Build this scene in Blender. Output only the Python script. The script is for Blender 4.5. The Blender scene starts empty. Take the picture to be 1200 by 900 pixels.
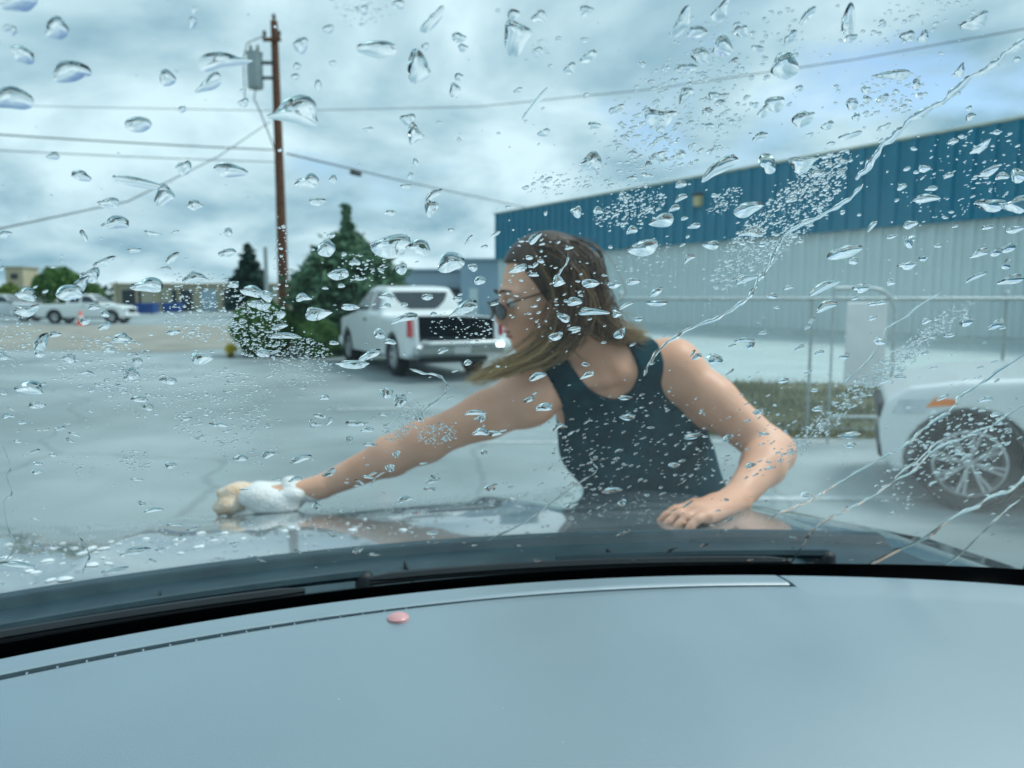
import bpy, math, random
import numpy as np
from math import radians, sin, cos, tan, pi, sqrt
from mathutils import Vector, Matrix

random.seed(7)
rng = np.random.default_rng(11)
scene = bpy.context.scene
COL = scene.collection

# ------------------------------------------------------------------ camera
FPX = 900.0
PITCH = math.atan(100 / 900)
CAM = np.array([0.0, 0.0, 1.5])
cam_d = bpy.data.cameras.new('camera')
cam_d.sensor_width = 36.0
cam_d.lens = 27.0
cam_d.clip_start = 0.02
cam_d.clip_end = 3000
cam_d.dof.use_dof = True
cam_d.dof.focus_distance = 0.52
cam_d.dof.aperture_fstop = 9.0
cam = bpy.data.objects.new('camera', cam_d)
COL.objects.link(cam)
cam.location = CAM
cam.rotation_euler = (pi / 2 - PITCH, 0, 0)
scene.camera = cam

# ------------------------------------------------------------------ sky, sun, exposure
SUN_EL, SUN_AZ = radians(56), radians(80)       # azimuth measured from +Y towards +X
world = bpy.data.worlds.new('World')
scene.world = world
world.use_nodes = True
wn, wl = world.node_tree.nodes, world.node_tree.links
wn.clear()


def wnode(t, **kw):
    n = wn.new(t)
    for k, v in kw.items():
        setattr(n, k, v)
    return n


w_out = wnode('ShaderNodeOutputWorld')
w_sky = wnode('ShaderNodeTexSky', sky_type='NISHITA', sun_disc=False,
              sun_elevation=SUN_EL, sun_rotation=SUN_AZ)
w_sky.air_density = 1.0
w_sky.dust_density = 0.6
w_sky.ozone_density = 0.3
w_bg = wnode('ShaderNodeBackground')
w_bg.inputs['Strength'].default_value = 0.10
wl.new(w_sky.outputs[0], w_bg.inputs[0])
w_tc = wnode('ShaderNodeTexCoord')
w_sep = wnode('ShaderNodeSeparateXYZ')
wl.new(w_tc.outputs['Generated'], w_sep.inputs[0])


def wmath(op, a, b=None):
    n = wnode('ShaderNodeMath', operation=op)
    for i, v in enumerate((a, b)):
        if v is None:
            continue
        if isinstance(v, (int, float)):
            n.inputs[i].default_value = v
        else:
            wl.new(v, n.inputs[i])
    return n.outputs[0]


w_zz = wmath('ADD', wmath('MAXIMUM', w_sep.outputs['Z'], 0.0), 0.30)
w_cv = wnode('ShaderNodeCombineXYZ')
wl.new(wmath('DIVIDE', w_sep.outputs['X'], w_zz), w_cv.inputs[0])
wl.new(wmath('DIVIDE', w_sep.outputs['Y'], w_zz), w_cv.inputs[1])


def wnoise(scale, detail, off, rough=0.55):
    m = wnode('ShaderNodeMapping')
    m.inputs['Location'].default_value = off
    wl.new(w_cv.outputs[0], m.inputs[0])
    n = wnode('ShaderNodeTexNoise')
    n.inputs['Scale'].default_value = scale
    n.inputs['Detail'].default_value = detail
    n.inputs['Roughness'].default_value = rough
    n.inputs['Distortion'].default_value = 0.35
    wl.new(m.outputs[0], n.inputs['Vector'])
    return n.outputs[0]


cov = wnode('ShaderNodeValToRGB')                # cloud cover
cov.color_ramp.elements[0].position = 0.355
cov.color_ramp.elements[1].position = 0.46
w_hz = wmath('MULTIPLY', wmath('SUBTRACT', 1.0, wmath('MINIMUM', wmath('MULTIPLY', wmath('MAXIMUM', w_sep.outputs['Z'], 0.0), 6.0), 1.0)), 0.2)
wl.new(wmath('ADD', wnoise(1.35, 7, (2.71, 1.77, 0)), w_hz), cov.inputs[0])     # clouds close up towards the horizon
shade = wnode('ShaderNodeValToRGB')              # light and dark parts of the cloud deck
shade.color_ramp.elements[0].position = 0.34
shade.color_ramp.elements[0].color = (0.18, 0.285, 0.35, 1)
shade.color_ramp.elements[1].position = 0.63
shade.color_ramp.elements[1].color = (0.51, 0.595, 0.635, 1)
wl.new(wnoise(1.9, 8, (0.3, 5.2, 0)), shade.inputs[0])
c_bg = wnode('ShaderNodeBackground')
c_bg.inputs['Strength'].default_value = 1.0
wl.new(shade.outputs[0], c_bg.inputs[0])
w_mix = wnode('ShaderNodeMixShader')
wl.new(cov.outputs[0], w_mix.inputs[0])
wl.new(w_bg.outputs[0], w_mix.inputs[1])
wl.new(c_bg.outputs[0], w_mix.inputs[2])
wl.new(w_mix.outputs[0], w_out.inputs[0])

sun_d = bpy.data.lights.new('sun', 'SUN')
sun_d.energy = 1.5
sun_d.angle = radians(22)
sun_d.color = (1.0, 0.98, 0.95)
sun = bpy.data.objects.new('sun', sun_d)
COL.objects.link(sun)
sdir = Vector((sin(SUN_AZ) * cos(SUN_EL), cos(SUN_AZ) * cos(SUN_EL), sin(SUN_EL)))
sun.rotation_euler = sdir.to_track_quat('Z', 'Y').to_euler()
sun.location = (5, 5, 30)

scene.view_settings.view_transform = 'Standard'
scene.view_settings.look = 'None'
scene.view_settings.exposure = 0.72
scene.view_settings.gamma = 1.0
scene.view_settings.use_curve_mapping = False
scene.render.engine = 'CYCLES'
cy = scene.cycles
cy.use_denoising = True
cy.max_bounces = 14
cy.transmission_bounces = 12
cy.transparent_max_bounces = 24
cy.glossy_bounces = 5
cy.diffuse_bounces = 3
cy.sample_clamp_indirect = 6.0
cy.blur_glossy = 0.3

# ------------------------------------------------------------------ helpers
F_ = np.array([0, cos(PITCH), -sin(PITCH)])
U_ = np.array([0, sin(PITCH), cos(PITCH)])
R_ = np.array([1.0, 0, 0])


def ray(px, py):
    px, py = np.asarray(px, float), np.asarray(py, float)
    return F_ + ((px - 600) / FPX)[..., None] * R_ + ((450 - py) / FPX)[..., None] * U_


def P(px, py, d):
    """Point at depth d (metres along the view axis) seen at photo pixel px, py."""
    return CAM + d * ray(px, py)


def G(px, py, z=0.0):
    r = ray(px, py)
    return CAM + r * ((z - CAM[2]) / r[2])


def mesh_data(name, v, f, m=None, smooth=False):
    me = bpy.data.meshes.new(name)
    v = np.asarray(v, float).reshape(-1, 3)
    me.from_pydata(v.tolist(), [], [list(map(int, q)) for q in f])
    if m is not None:
        me.materials.append(m)
    if smooth:
        me.shade_smooth()
    me.update()
    return me


def fast_mesh(name, v, quads, m=None, smooth=True):
    """Big all-quad or all-tri meshes without Python loops."""
    v = np.asarray(v, np.float32)
    quads = np.asarray(quads, np.int32)
    k = quads.shape[1]
    me = bpy.data.meshes.new(name)
    me.vertices.add(len(v))
    me.vertices.foreach_set('co', v.ravel())
    me.loops.add(quads.size)
    me.loops.foreach_set('vertex_index', quads.ravel())
    me.polygons.add(len(quads))
    me.polygons.foreach_set('loop_start', np.arange(0, quads.size, k, dtype=np.int32))
    me.polygons.foreach_set('use_smooth', np.full(len(quads), smooth))
    me.update(calc_edges=True)
    if m is not None:
        me.materials.append(m)
    return me


def link(name, me, parent=None, loc=None, rot=None):
    o = bpy.data.objects.new(name, me)
    COL.objects.link(o)
    if parent is not None:
        o.parent = parent
    if loc is not None:
        o.location = loc
    if rot is not None:
        o.rotation_euler = rot
    return o


def tag(o, label=None, cat=None, group=None, kind=None):
    for k, v in (('label', label), ('category', cat), ('group', group), ('kind', kind)):
        if v:
            o[k] = v
    return o


def thing(name, label, cat, loc=(0, 0, 0), rz=0.0, group=None):
    o = link(name, None, None, loc, (0, 0, rz))
    o.empty_display_size = 0.2
    return tag(o, label, cat, group)


class MB:
    """Collects simple solids into one mesh."""

    def __init__(self):
        self.v, self.f = [], []

    def add(self, v, f):
        o = len(self.v)
        self.v += [tuple(map(float, p)) for p in v]
        self.f += [[i + o for i in q] for q in f]
        return self

    def box(self, lo, hi):
        x0, y0, z0 = lo
        x1, y1, z1 = hi
        return self.add([(x0, y0, z0), (x1, y0, z0), (x1, y1, z0), (x0, y1, z0),
                         (x0, y0, z1), (x1, y0, z1), (x1, y1, z1), (x0, y1, z1)],
                        [(3, 2, 1, 0), (4, 5, 6, 7), (0, 1, 5, 4), (1, 2, 6, 5), (2, 3, 7, 6), (3, 0, 4, 7)])

    def bbox(self, lo, hi, b=0.01):
        """Box with chamfered edges."""
        lo, hi = np.array(lo, float), np.array(hi, float)
        b = min(b, 0.45 * float((hi - lo).min()))
        c, h = (lo + hi) / 2, (hi - lo) / 2
        vs = []
        ids = {}
        for sx in (-1, 1):
            for sy in (-1, 1):
                for sz in (-1, 1):
                    s = np.array([sx, sy, sz])
                    for ax in range(3):
                        p = c + s * (h - b)
                        p[ax] = c[ax] + s[ax] * h[ax]
                        ids[(sx, sy, sz, ax)] = len(vs)
                        vs.append(p)
        fs = []
        for ax in range(3):
            a1, a2 = [a for a in range(3) if a != ax]
            for s in (-1, 1):
                q = []
                for (u, w) in ((-1, -1), (1, -1), (1, 1), (-1, 1)):
                    k = [0, 0, 0]
                    k[ax], k[a1], k[a2] = s, u, w
                    q.append(ids[(*k, ax)])
                if (s > 0) != (ax != 1):
                    q.reverse()
                fs.append(q)
            for u in (-1, 1):
                for w in (-1, 1):
                    k0, k1 = [0, 0, 0], [0, 0, 0]
                    k0[ax], k0[a1], k0[a2] = -1, u, w
                    k1[ax], k1[a1], k1[a2] = 1, u, w
                    fs.append([ids[(*k0, a1)], ids[(*k1, a1)], ids[(*k1, a2)], ids[(*k0, a2)]])
        for sx in (-1, 1):
            for sy in (-1, 1):
                for sz in (-1, 1):
                    fs.append([ids[(sx, sy, sz, a)] for a in range(3)])
        return self.add(vs, fs)

    def tube(self, pts, rad, n=8, caps=True):
        pts = np.asarray(pts, float)
        rad = np.broadcast_to(np.asarray(rad, float), (len(pts),))
        t = np.gradient(pts, axis=0)
        t /= np.linalg.norm(t, axis=1)[:, None] + 1e-12
        ref = np.array([0, 0, 1.0]) if abs(t[0][2]) < 0.9 else np.array([1.0, 0, 0])
        vs = []
        for p, d, r in zip(pts, t, rad):
            a = np.cross(d, ref)
            if np.linalg.norm(a) < 1e-6:
                a = np.cross(d, [0, 1.0, 0])
            a /= np.linalg.norm(a)
            b = np.cross(d, a)
            ref = np.cross(a, d)
            for k in range(n):
                an = 2 * pi * k / n
                vs.append(p + r * (cos(an) * a + sin(an) * b))
        fs = []
        for i in range(len(pts) - 1):
            for k in range(n):
                k2 = (k + 1) % n
                fs.append((i * n + k2, i * n + k, (i + 1) * n + k, (i + 1) * n + k2))
        if caps:
            fs.append(tuple(range(n)))
            fs.append(tuple(reversed(range((len(pts) - 1) * n, len(pts) * n))))
        return self.add(vs, fs)

    def lathe(self, prof, axis='z', n=24, c=(0, 0, 0)):
        """prof: list of (radius, height); revolved about the axis through c."""
        vs, fs = [], []
        for r, h in prof:
            for k in range(n):
                a = 2 * pi * k / n
                if axis == 'z':
                    p = (r * cos(a), r * sin(a), h)
                elif axis == 'x':
                    p = (h, r * cos(a), r * sin(a))
                else:
                    p = (r * cos(a), h, r * sin(a))
                vs.append((p[0] + c[0], p[1] + c[1], p[2] + c[2]))
        m = len(prof)
        for i in range(m - 1):
            for k in range(n):
                k2 = (k + 1) % n
                fs.append((i * n + k, i * n + k2, (i + 1) * n + k2, (i + 1) * n + k))
        return self.add(vs, fs)

    def mesh(self, name, m, smooth=False):
        return mesh_data(name, self.v, self.f, m, smooth)

    def build(self, name, m, parent=None, smooth=False, auto=None):
        me = self.mesh(name, m, smooth)
        o = link(name, me, parent)
        if smooth and auto:
            sharp(me, auto)
        return o


def sharp(me, deg):
    """Smooth shading with edges sharper than deg kept hard."""
    me.shade_smooth()
    me.set_sharp_from_angle(angle=radians(deg))


# ------------------------------------------------------------------ materials
def mat(name, col, rough=0.6, metal=0.0, var=0.0, vscale=6.0, col2=None, bump=0.0, bscale=40.0,
        coat=0.0, spec=0.5, sss=0.0, detail=4.0, rough_var=0.0, ramp=(0.35, 0.65)):
    m = bpy.data.materials.new(name)
    m.use_nodes = True
    nt = m.node_tree
    b = nt.nodes['Principled BSDF']
    b.inputs['Base Color'].default_value = (*col, 1)
    b.inputs['Roughness'].default_value = rough
    b.inputs['Metallic'].default_value = metal
    b.inputs['Specular IOR Level'].default_value = spec
    if coat:
        b.inputs['Coat Weight'].default_value = coat
        b.inputs['Coat Roughness'].default_value = 0.04
    if sss:
        b.inputs['Subsurface Weight'].default_value = sss
        b.inputs['Subsurface Radius'].default_value = (0.012, 0.005, 0.003)
        b.inputs['Subsurface Scale'].default_value = 1.0
    tc = nt.nodes.new('ShaderNodeTexCoord')
    if col2 is not None or var:
        n = nt.nodes.new('ShaderNodeTexNoise')
        n.inputs['Scale'].default_value = vscale
        n.inputs['Detail'].default_value = detail
        nt.links.new(tc.outputs['Object'], n.inputs['Vector'])
        r = nt.nodes.new('ShaderNodeValToRGB')
        r.color_ramp.elements[0].position, r.color_ramp.elements[1].position = ramp
        c2 = col2 if col2 is not None else tuple(min(1, c * (1 + var)) for c in col)
        c1 = col if col2 is not None else tuple(c * (1 - var) for c in col)
        r.color_ramp.elements[0].color = (*c1, 1)
        r.color_ramp.elements[1].color = (*c2, 1)
        nt.links.new(n.outputs[0], r.inputs[0])
        nt.links.new(r.outputs[0], b.inputs['Base Color'])
        if rough_var:
            mr = nt.nodes.new('ShaderNodeMapRange')
            mr.inputs['To Min'].default_value = max(0, rough - rough_var)
            mr.inputs['To Max'].default_value = rough + rough_var
            nt.links.new(n.outputs[0], mr.inputs[0])
            nt.links.new(mr.outputs[0], b.inputs['Roughness'])
    if bump:
        n2 = nt.nodes.new('ShaderNodeTexNoise')
        n2.inputs['Scale'].default_value = bscale
        n2.inputs['Detail'].default_value = 3
        nt.links.new(tc.outputs['Object'], n2.inputs['Vector'])
        bp = nt.nodes.new('ShaderNodeBump')
        bp.inputs['Strength'].default_value = bump
        bp.inputs['Distance'].default_value = 0.01
        nt.links.new(n2.outputs[0], bp.inputs['Height'])
        nt.links.new(bp.outputs[0], b.inputs['Normal'])
    return m


M = {}
M['asphalt'] = mat('asphalt', (0.215, 0.268, 0.272), 0.55, col2=(0.35, 0.405, 0.405), vscale=0.45, detail=9, bump=0.25, bscale=60, spec=0.5, rough_var=0.12)
def weather_asphalt(m):
    nt = m.node_tree
    b = nt.nodes['Principled BSDF']
    src = b.inputs['Base Color'].links[0].from_socket
    tc = nt.nodes.new('ShaderNodeTexCoord')
    nz = nt.nodes.new('ShaderNodeTexNoise')
    nz.inputs['Scale'].default_value = 0.9
    nz.inputs['Detail'].default_value = 5
    nt.links.new(tc.outputs['Object'], nz.inputs['Vector'])
    mx = nt.nodes.new('ShaderNodeMixRGB')
    mx.blend_type = 'ADD'
    mx.inputs[0].default_value = 0.55
    nt.links.new(tc.outputs['Object'], mx.inputs[1])
    nt.links.new(nz.outputs['Color'], mx.inputs[2])
    vo = nt.nodes.new('ShaderNodeTexVoronoi')
    vo.feature = 'DISTANCE_TO_EDGE'
    vo.inputs['Scale'].default_value = 0.33
    nt.links.new(mx.outputs[0], vo.inputs['Vector'])
    r1 = nt.nodes.new('ShaderNodeValToRGB')          # sealed cracks
    r1.color_ramp.elements[0].position = 0.004
    r1.color_ramp.elements[0].color = (.80, .80, .80, 1)
    r1.color_ramp.elements[1].position = 0.012
    nt.links.new(vo.outputs['Distance'], r1.inputs[0])
    n2 = nt.nodes.new('ShaderNodeTexNoise')          # oil and tyre stains
    n2.inputs['Scale'].default_value = 0.16
    n2.inputs['Detail'].default_value = 7
    n2.inputs['Roughness'].default_value = 0.65
    nt.links.new(tc.outputs['Object'], n2.inputs['Vector'])
    r2 = nt.nodes.new('ShaderNodeValToRGB')
    r2.color_ramp.elements[0].position = 0.33
    r2.color_ramp.elements[0].color = (.72, .72, .72, 1)
    r2.color_ramp.elements[1].position = 0.60
    r2.color_ramp.elements[1].color = (1.1, 1.1, 1.1, 1)
    nt.links.new(n2.outputs[0], r2.inputs[0])
    m1 = nt.nodes.new('ShaderNodeMixRGB')
    m1.blend_type = 'MULTIPLY'
    m1.inputs[0].default_value = 1
    nt.links.new(src, m1.inputs[1])
    nt.links.new(r1.outputs[0], m1.inputs[2])
    m2 = nt.nodes.new('ShaderNodeMixRGB')
    m2.blend_type = 'MULTIPLY'
    m2.inputs[0].default_value = 1
    nt.links.new(m1.outputs[0], m2.inputs[1])
    nt.links.new(r2.outputs[0], m2.inputs[2])
    nt.links.new(m2.outputs[0], b.inputs['Base Color'])


weather_asphalt(M['asphalt'])
M['apron'] = mat('concrete_apron', (0.46, 0.56, 0.55), 0.8, var=0.08, vscale=0.8, detail=8)
M['gravel'] = mat('tan_gravel', (0.30, 0.29, 0.245), 0.9, var=0.18, vscale=0.7, detail=8)
M['soil'] = mat('soil', (0.10, 0.115, 0.05), 0.95, col2=(0.17, 0.165, 0.09), vscale=1.3, detail=8)
M['line'] = mat('road_paint', (0.55, 0.60, 0.60), 0.6, col2=(0.36, 0.40, 0.40), vscale=14, detail=8)
M['pole_wood'] = mat('pole_wood', (0.13, 0.052, 0.025), 0.85, var=0.3, vscale=9)
M['grey_metal'] = mat('grey_metal', (0.32, 0.37, 0.37), 0.5, 0.2, var=0.1)
M['dark_metal'] = mat('dark_metal', (0.05, 0.06, 0.065), 0.5, 0.5, var=0.1)
M['galv'] = mat('galvanised_steel', (0.42, 0.48, 0.48), 0.45, 0.4, var=0.12, vscale=20)
M['porcelain'] = mat('porcelain', (0.12, 0.10, 0.09), 0.25, var=0.1)
M['cable'] = mat('cable', (0.035, 0.04, 0.04), 0.7, var=0.1)
M['bark'] = mat('bark', (0.07, 0.05, 0.035), 0.9, var=0.3, vscale=12)
M['needles'] = mat('needles', (0.06, 0.14, 0.085), 0.8, col2=(0.14, 0.24, 0.14), vscale=2.2, spec=0.2)
M['needles_dark'] = mat('needles_dark', (0.018, 0.05, 0.042), 0.8, col2=(0.04, 0.085, 0.065), vscale=1.6, spec=0.2)
M['leaf'] = mat('leaf', (0.05, 0.135, 0.035), 0.7, col2=(0.12, 0.23, 0.06), vscale=3.0, spec=0.3)
M['leaf_light'] = mat('leaf_light', (0.12, 0.2, 0.04), 0.7, col2=(0.2, 0.28, 0.06), vscale=2.0, spec=0.3)
M['flower'] = mat('yellow_flower', (0.62, 0.50, 0.04), 0.7, var=0.2, vscale=20)
M['grass'] = mat('grass', (0.115, 0.125, 0.035), 0.8, col2=(0.235, 0.215, 0.085), vscale=1.1, spec=0.2, detail=6)
M['blue_steel'] = mat('blue_steel', (0.004, 0.175, 0.27), 0.42, 0.0, var=0.10, vscale=0.7, detail=6)
M['grey_steel'] = mat('grey_steel', (0.60, 0.69, 0.69), 0.5, 0.0, var=0.06, vscale=0.5, detail=6)
M['trim_cream'] = mat('trim_cream', (0.5, 0.52, 0.42), 0.6, var=0.08)
M['shadow_steel'] = mat('dark_trim_shade', (0.03, 0.045, 0.05), 0.6, var=0.1)  # dark trim, also the painted shade under the fascia overhang
M['lamp_body'] = mat('lamp_body', (0.5, 0.42, 0.22), 0.5, var=0.1)
M['beige_wall'] = mat('beige_wall', (0.38, 0.36, 0.27), 0.85, var=0.1, vscale=0.4)
M['tan_wall'] = mat('tan_wall', (0.45, 0.38, 0.25), 0.85, var=0.1, vscale=0.4)
M['pale_wall'] = mat('pale_wall', (0.33, 0.43, 0.50), 0.8, var=0.06, vscale=0.4)
M['pale_blue_wall'] = mat('pale_blue_wall', (0.30, 0.42, 0.50), 0.8, var=0.06, vscale=0.4)
M['dark_open'] = mat('dark_opening', (0.04, 0.05, 0.055), 0.8, var=0.2)
M['blue_bin'] = mat('blue_bin', (0.012, 0.06, 0.24), 0.5, var=0.15)
M['white_paint'] = mat('white_paint', (0.76, 0.79, 0.78), 0.3, 0.0, var=0.02, vscale=2, coat=0.7)
M['silver_paint'] = mat('silver_paint', (0.55, 0.60, 0.62), 0.32, 0.2, var=0.03, vscale=2, coat=0.6)
M['car_glass'] = mat('car_glass', (0.025, 0.04, 0.05), 0.06, 0.0, var=0.1, spec=0.8)
M['rubber'] = mat('rubber', (0.014, 0.017, 0.02), 0.8, var=0.2, vscale=12, spec=0.2)
M['black_plastic'] = mat('black_plastic', (0.015, 0.022, 0.026), 0.55, var=0.15, vscale=15)
M['bed_liner'] = mat('bed_liner', (0.003, 0.012, 0.017), 0.9, var=0.2, spec=0.1)
M['alloy'] = mat('alloy', (0.55, 0.57, 0.57), 0.32, 0.75, var=0.06)
M['tail_red'] = mat('tail_light_red', (0.5, 0.02, 0.03), 0.2, var=0.1, coat=0.6)
M['amber'] = mat('amber_lens', (0.85, 0.22, 0.02), 0.25, var=0.1, coat=0.6)
M['head_lens'] = mat('head_lens', (0.6, 0.66, 0.68), 0.12, 0.3, var=0.1, coat=1.0)
M['chrome'] = mat('chrome', (0.6, 0.63, 0.64), 0.18, 1.0, var=0.05)
M['cone_orange'] = mat('cone_orange', (0.85, 0.10, 0.03), 0.6, var=0.08)
M['white_plastic'] = mat('white_plastic', (0.75, 0.75, 0.74), 0.5, var=0.04)
M['skin'] = mat('skin', (0.74, 0.365, 0.225), 0.46, col2=(0.84, 0.46, 0.31), vscale=11, sss=0.12, spec=0.35, bump=0.04, bscale=260)
M['lips'] = mat('lips', (0.42, 0.13, 0.11), 0.35, var=0.08)
M['eye_white'] = mat('eye_white', (0.65, 0.62, 0.58), 0.2, var=0.05)
M['eye_dark'] = mat('iris_brown', (0.03, 0.015, 0.01), 0.15, var=0.2)
M['brow'] = mat('brow_hair', (0.06, 0.035, 0.022), 0.7, var=0.2)
M['top_black'] = mat('veiled_black_knit', (0.0012, 0.036, 0.050), 0.85, var=0.25, vscale=30, bump=0.15, bscale=320, spec=0.08)  # teal in the black base stands for the windshield's reflected veil
M['denim'] = mat('dark_denim', (0.02, 0.03, 0.05), 0.85, var=0.3, vscale=40)
M['shoe'] = mat('shoe', (0.03, 0.03, 0.03), 0.6, var=0.2)
M['lens_dark'] = mat('sunglass_lens', (0.02, 0.022, 0.03), 0.06, 0.0, var=0.2, spec=0.9)
M['frame_dark'] = mat('sunglass_frame', (0.02, 0.015, 0.012), 0.3, var=0.2)
M['cloth_white'] = mat('terry_cloth', (0.86, 0.84, 0.80), 0.9, col2=(0.80, 0.80, 0.78), vscale=35, bump=0.6, bscale=170, spec=0.15)
M['cloth_orange'] = mat('orange_sponge', (0.78, 0.50, 0.30), 0.85, col2=(0.86, 0.72, 0.58), vscale=30, bump=0.5, bscale=150)
M['hood_paint'] = mat('wet_hood_paint', (0.27, 0.32, 0.335), 0.2, 0.55, var=0.1, vscale=5, coat=1.0, rough_var=0.05)
M['cowl'] = mat('cowl_plastic', (0.016, 0.042, 0.054), 0.38, col2=(0.028, 0.062, 0.076), vscale=18, bump=0.1, bscale=300)
M['dash'] = mat('dash_vinyl', (0.120, 0.200, 0.238), 0.45, col2=(0.150, 0.235, 0.275), vscale=2.2, bump=0.14, bscale=620, spec=1.0, rough_var=0.05, detail=6, coat=1.0)
M['dash'].node_tree.nodes['Principled BSDF'].inputs['Coat Roughness'].default_value = 0.42
M['dash'].node_tree.nodes['Principled BSDF'].inputs['Coat IOR'].default_value = 2.9
M['cabin_trim'] = mat('cabin_trim', (0.035, 0.04, 0.042), 0.7, var=0.15, vscale=12)
M['dash_dark'] = mat('dash_channel', (0.012, 0.016, 0.018), 0.8, var=0.2)
M['frit'] = mat('black_frit', (0.004, 0.005, 0.006), 0.7, var=0.2, spec=0.1)
M['pink'] = mat('pink_plastic', (0.72, 0.36, 0.36), 0.35, var=0.06)
M['headliner'] = mat('headliner', (0.45, 0.46, 0.45), 0.9, var=0.04)
M['suds'] = mat('suds', (0.78, 0.82, 0.83), 0.6, var=0.04, vscale=60)
M['lint'] = mat('lint', (0.8, 0.8, 0.78), 0.9, var=0.05)


def hair_material():
    m = bpy.data.materials.new('hair')
    m.use_nodes = True
    nt = m.node_tree
    b = nt.nodes['Principled BSDF']
    b.inputs['Roughness'].default_value = 0.42
    at = nt.nodes.new('ShaderNodeAttribute')
    at.attribute_name = 'tone'
    r = nt.nodes.new('ShaderNodeValToRGB')
    r.color_ramp.elements[0].color = (0.022, 0.013, 0.008, 1)
    r.color_ramp.elements[1].color = (0.66, 0.43, 0.18, 1)
    e = r.color_ramp.elements.new(0.5)
    e.color = (0.14, 0.075, 0.034, 1)
    nt.links.new(at.outputs['Fac'], r.inputs[0])
    nt.links.new(r.outputs[0], b.inputs['Base Color'])
    return m


M['hair'] = hair_material()


def water_material():
    m = bpy.data.materials.new('water')
    m.use_nodes = True
    nt = m.node_tree
    nt.nodes.clear()
    o = nt.nodes.new('ShaderNodeOutputMaterial')
    g = nt.nodes.new('ShaderNodeBsdfGlass')
    g.inputs['IOR'].default_value = 1.333
    g.inputs['Roughness'].default_value = 0.0
    nt.links.new(g.outputs[0], o.inputs[0])
    return m


M['water'] = water_material()


def pane_material():
    """Thin windscreen glass: clear, with the mirror image that glass of index 1.5 gives at each angle (same from both faces)."""
    m = bpy.data.materials.new('windscreen_glass')
    m.use_nodes = True
    nt = m.node_tree
    nt.nodes.clear()
    o = nt.nodes.new('ShaderNodeOutputMaterial')
    tr = nt.nodes.new('ShaderNodeBsdfTransparent')
    tr.inputs[0].default_value = (0.92, 0.985, 0.99, 1)
    gl = nt.nodes.new('ShaderNodeBsdfGlossy')
    gl.inputs['Roughness'].default_value = 0.0
    geo = nt.nodes.new('ShaderNodeNewGeometry')
    mr = nt.nodes.new('ShaderNodeMapRange')
    mr.inputs['To Min'].default_value = 1.13
    mr.inputs['To Max'].default_value = 1 / 1.13
    nt.links.new(geo.outputs['Backfacing'], mr.inputs[0])
    fr = nt.nodes.new('ShaderNodeFresnel')
    nt.links.new(mr.outputs[0], fr.inputs['IOR'])
    mx = nt.nodes.new('ShaderNodeMixShader')
    nt.links.new(fr.outputs[0], mx.inputs[0])
    nt.links.new(tr.outputs[0], mx.inputs[1])
    nt.links.new(gl.outputs[0], mx.inputs[2])
    nt.links.new(mx.outputs[0], o.inputs[0])
    return m


M['pane'] = pane_material()


# ------------------------------------------------------------------ distance-field modelling
def surface_net(fld, origin, h):
    """Closed quad mesh of the zero level of a 3-D field."""
    s = fld < 0
    nx, ny, nz = fld.shape
    cnt = np.zeros((nx - 1, ny - 1, nz - 1), np.int8)
    for dx in (0, 1):
        for dy in (0, 1):
            for dz in (0, 1):
                cnt += s[dx:nx - 1 + dx, dy:ny - 1 + dy, dz:nz - 1 + dz]
    act = (cnt > 0) & (cnt < 8)
    idx = np.full(act.shape, -1, np.int64)
    ijk = np.argwhere(act)
    idx[act] = np.arange(len(ijk))
    acc = np.zeros((len(ijk), 3))
    n = np.zeros(len(ijk))
    corners = [(a, b, c) for a in (0, 1) for b in (0, 1) for c in (0, 1)]
    for a in corners:
        for ax in range(3):
            if a[ax] == 1:
                continue
            b = list(a)
            b[ax] = 1
            va = fld[ijk[:, 0] + a[0], ijk[:, 1] + a[1], ijk[:, 2] + a[2]]
            vb = fld[ijk[:, 0] + b[0], ijk[:, 1] + b[1], ijk[:, 2] + b[2]]
            cr = (va < 0) != (vb < 0)
            t = np.where(cr, va / np.where(cr, va - vb, 1), 0)
            p = np.repeat(np.array([a], float), len(ijk), 0)
            p[:, ax] += t
            acc += np.where(cr[:, None], p, 0)
            n += cr
    v = (ijk + acc / n[:, None]) * h + origin
    quads = []
    for ax in range(3):
        sl0 = [slice(None)] * 3
        sl1 = [slice(None)] * 3
        sl0[ax], sl1[ax] = slice(0, -1), slice(1, None)
        a, b = s[tuple(sl0)], s[tuple(sl1)]
        e = np.argwhere(a != b)
        up = a[tuple(e.T)]
        o1, o2 = [(1, 2), (2, 0), (0, 1)][ax]
        ok = (e[:, o1] > 0) & (e[:, o2] > 0) & (e[:, o1] < fld.shape[o1] - 1) & (e[:, o2] < fld.shape[o2] - 1)
        e, up = e[ok], up[ok]
        q = []
        for d1, d2 in ((-1, -1), (0, -1), (0, 0), (-1, 0)):
            c = e.copy()
            c[:, o1] += d1
            c[:, o2] += d2
            q.append(idx[c[:, 0], c[:, 1], c[:, 2]])
        q = np.stack(q, 1)
        q[~up] = q[~up][:, ::-1]
        quads.append(q)
    return v, np.concatenate(quads)


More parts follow.
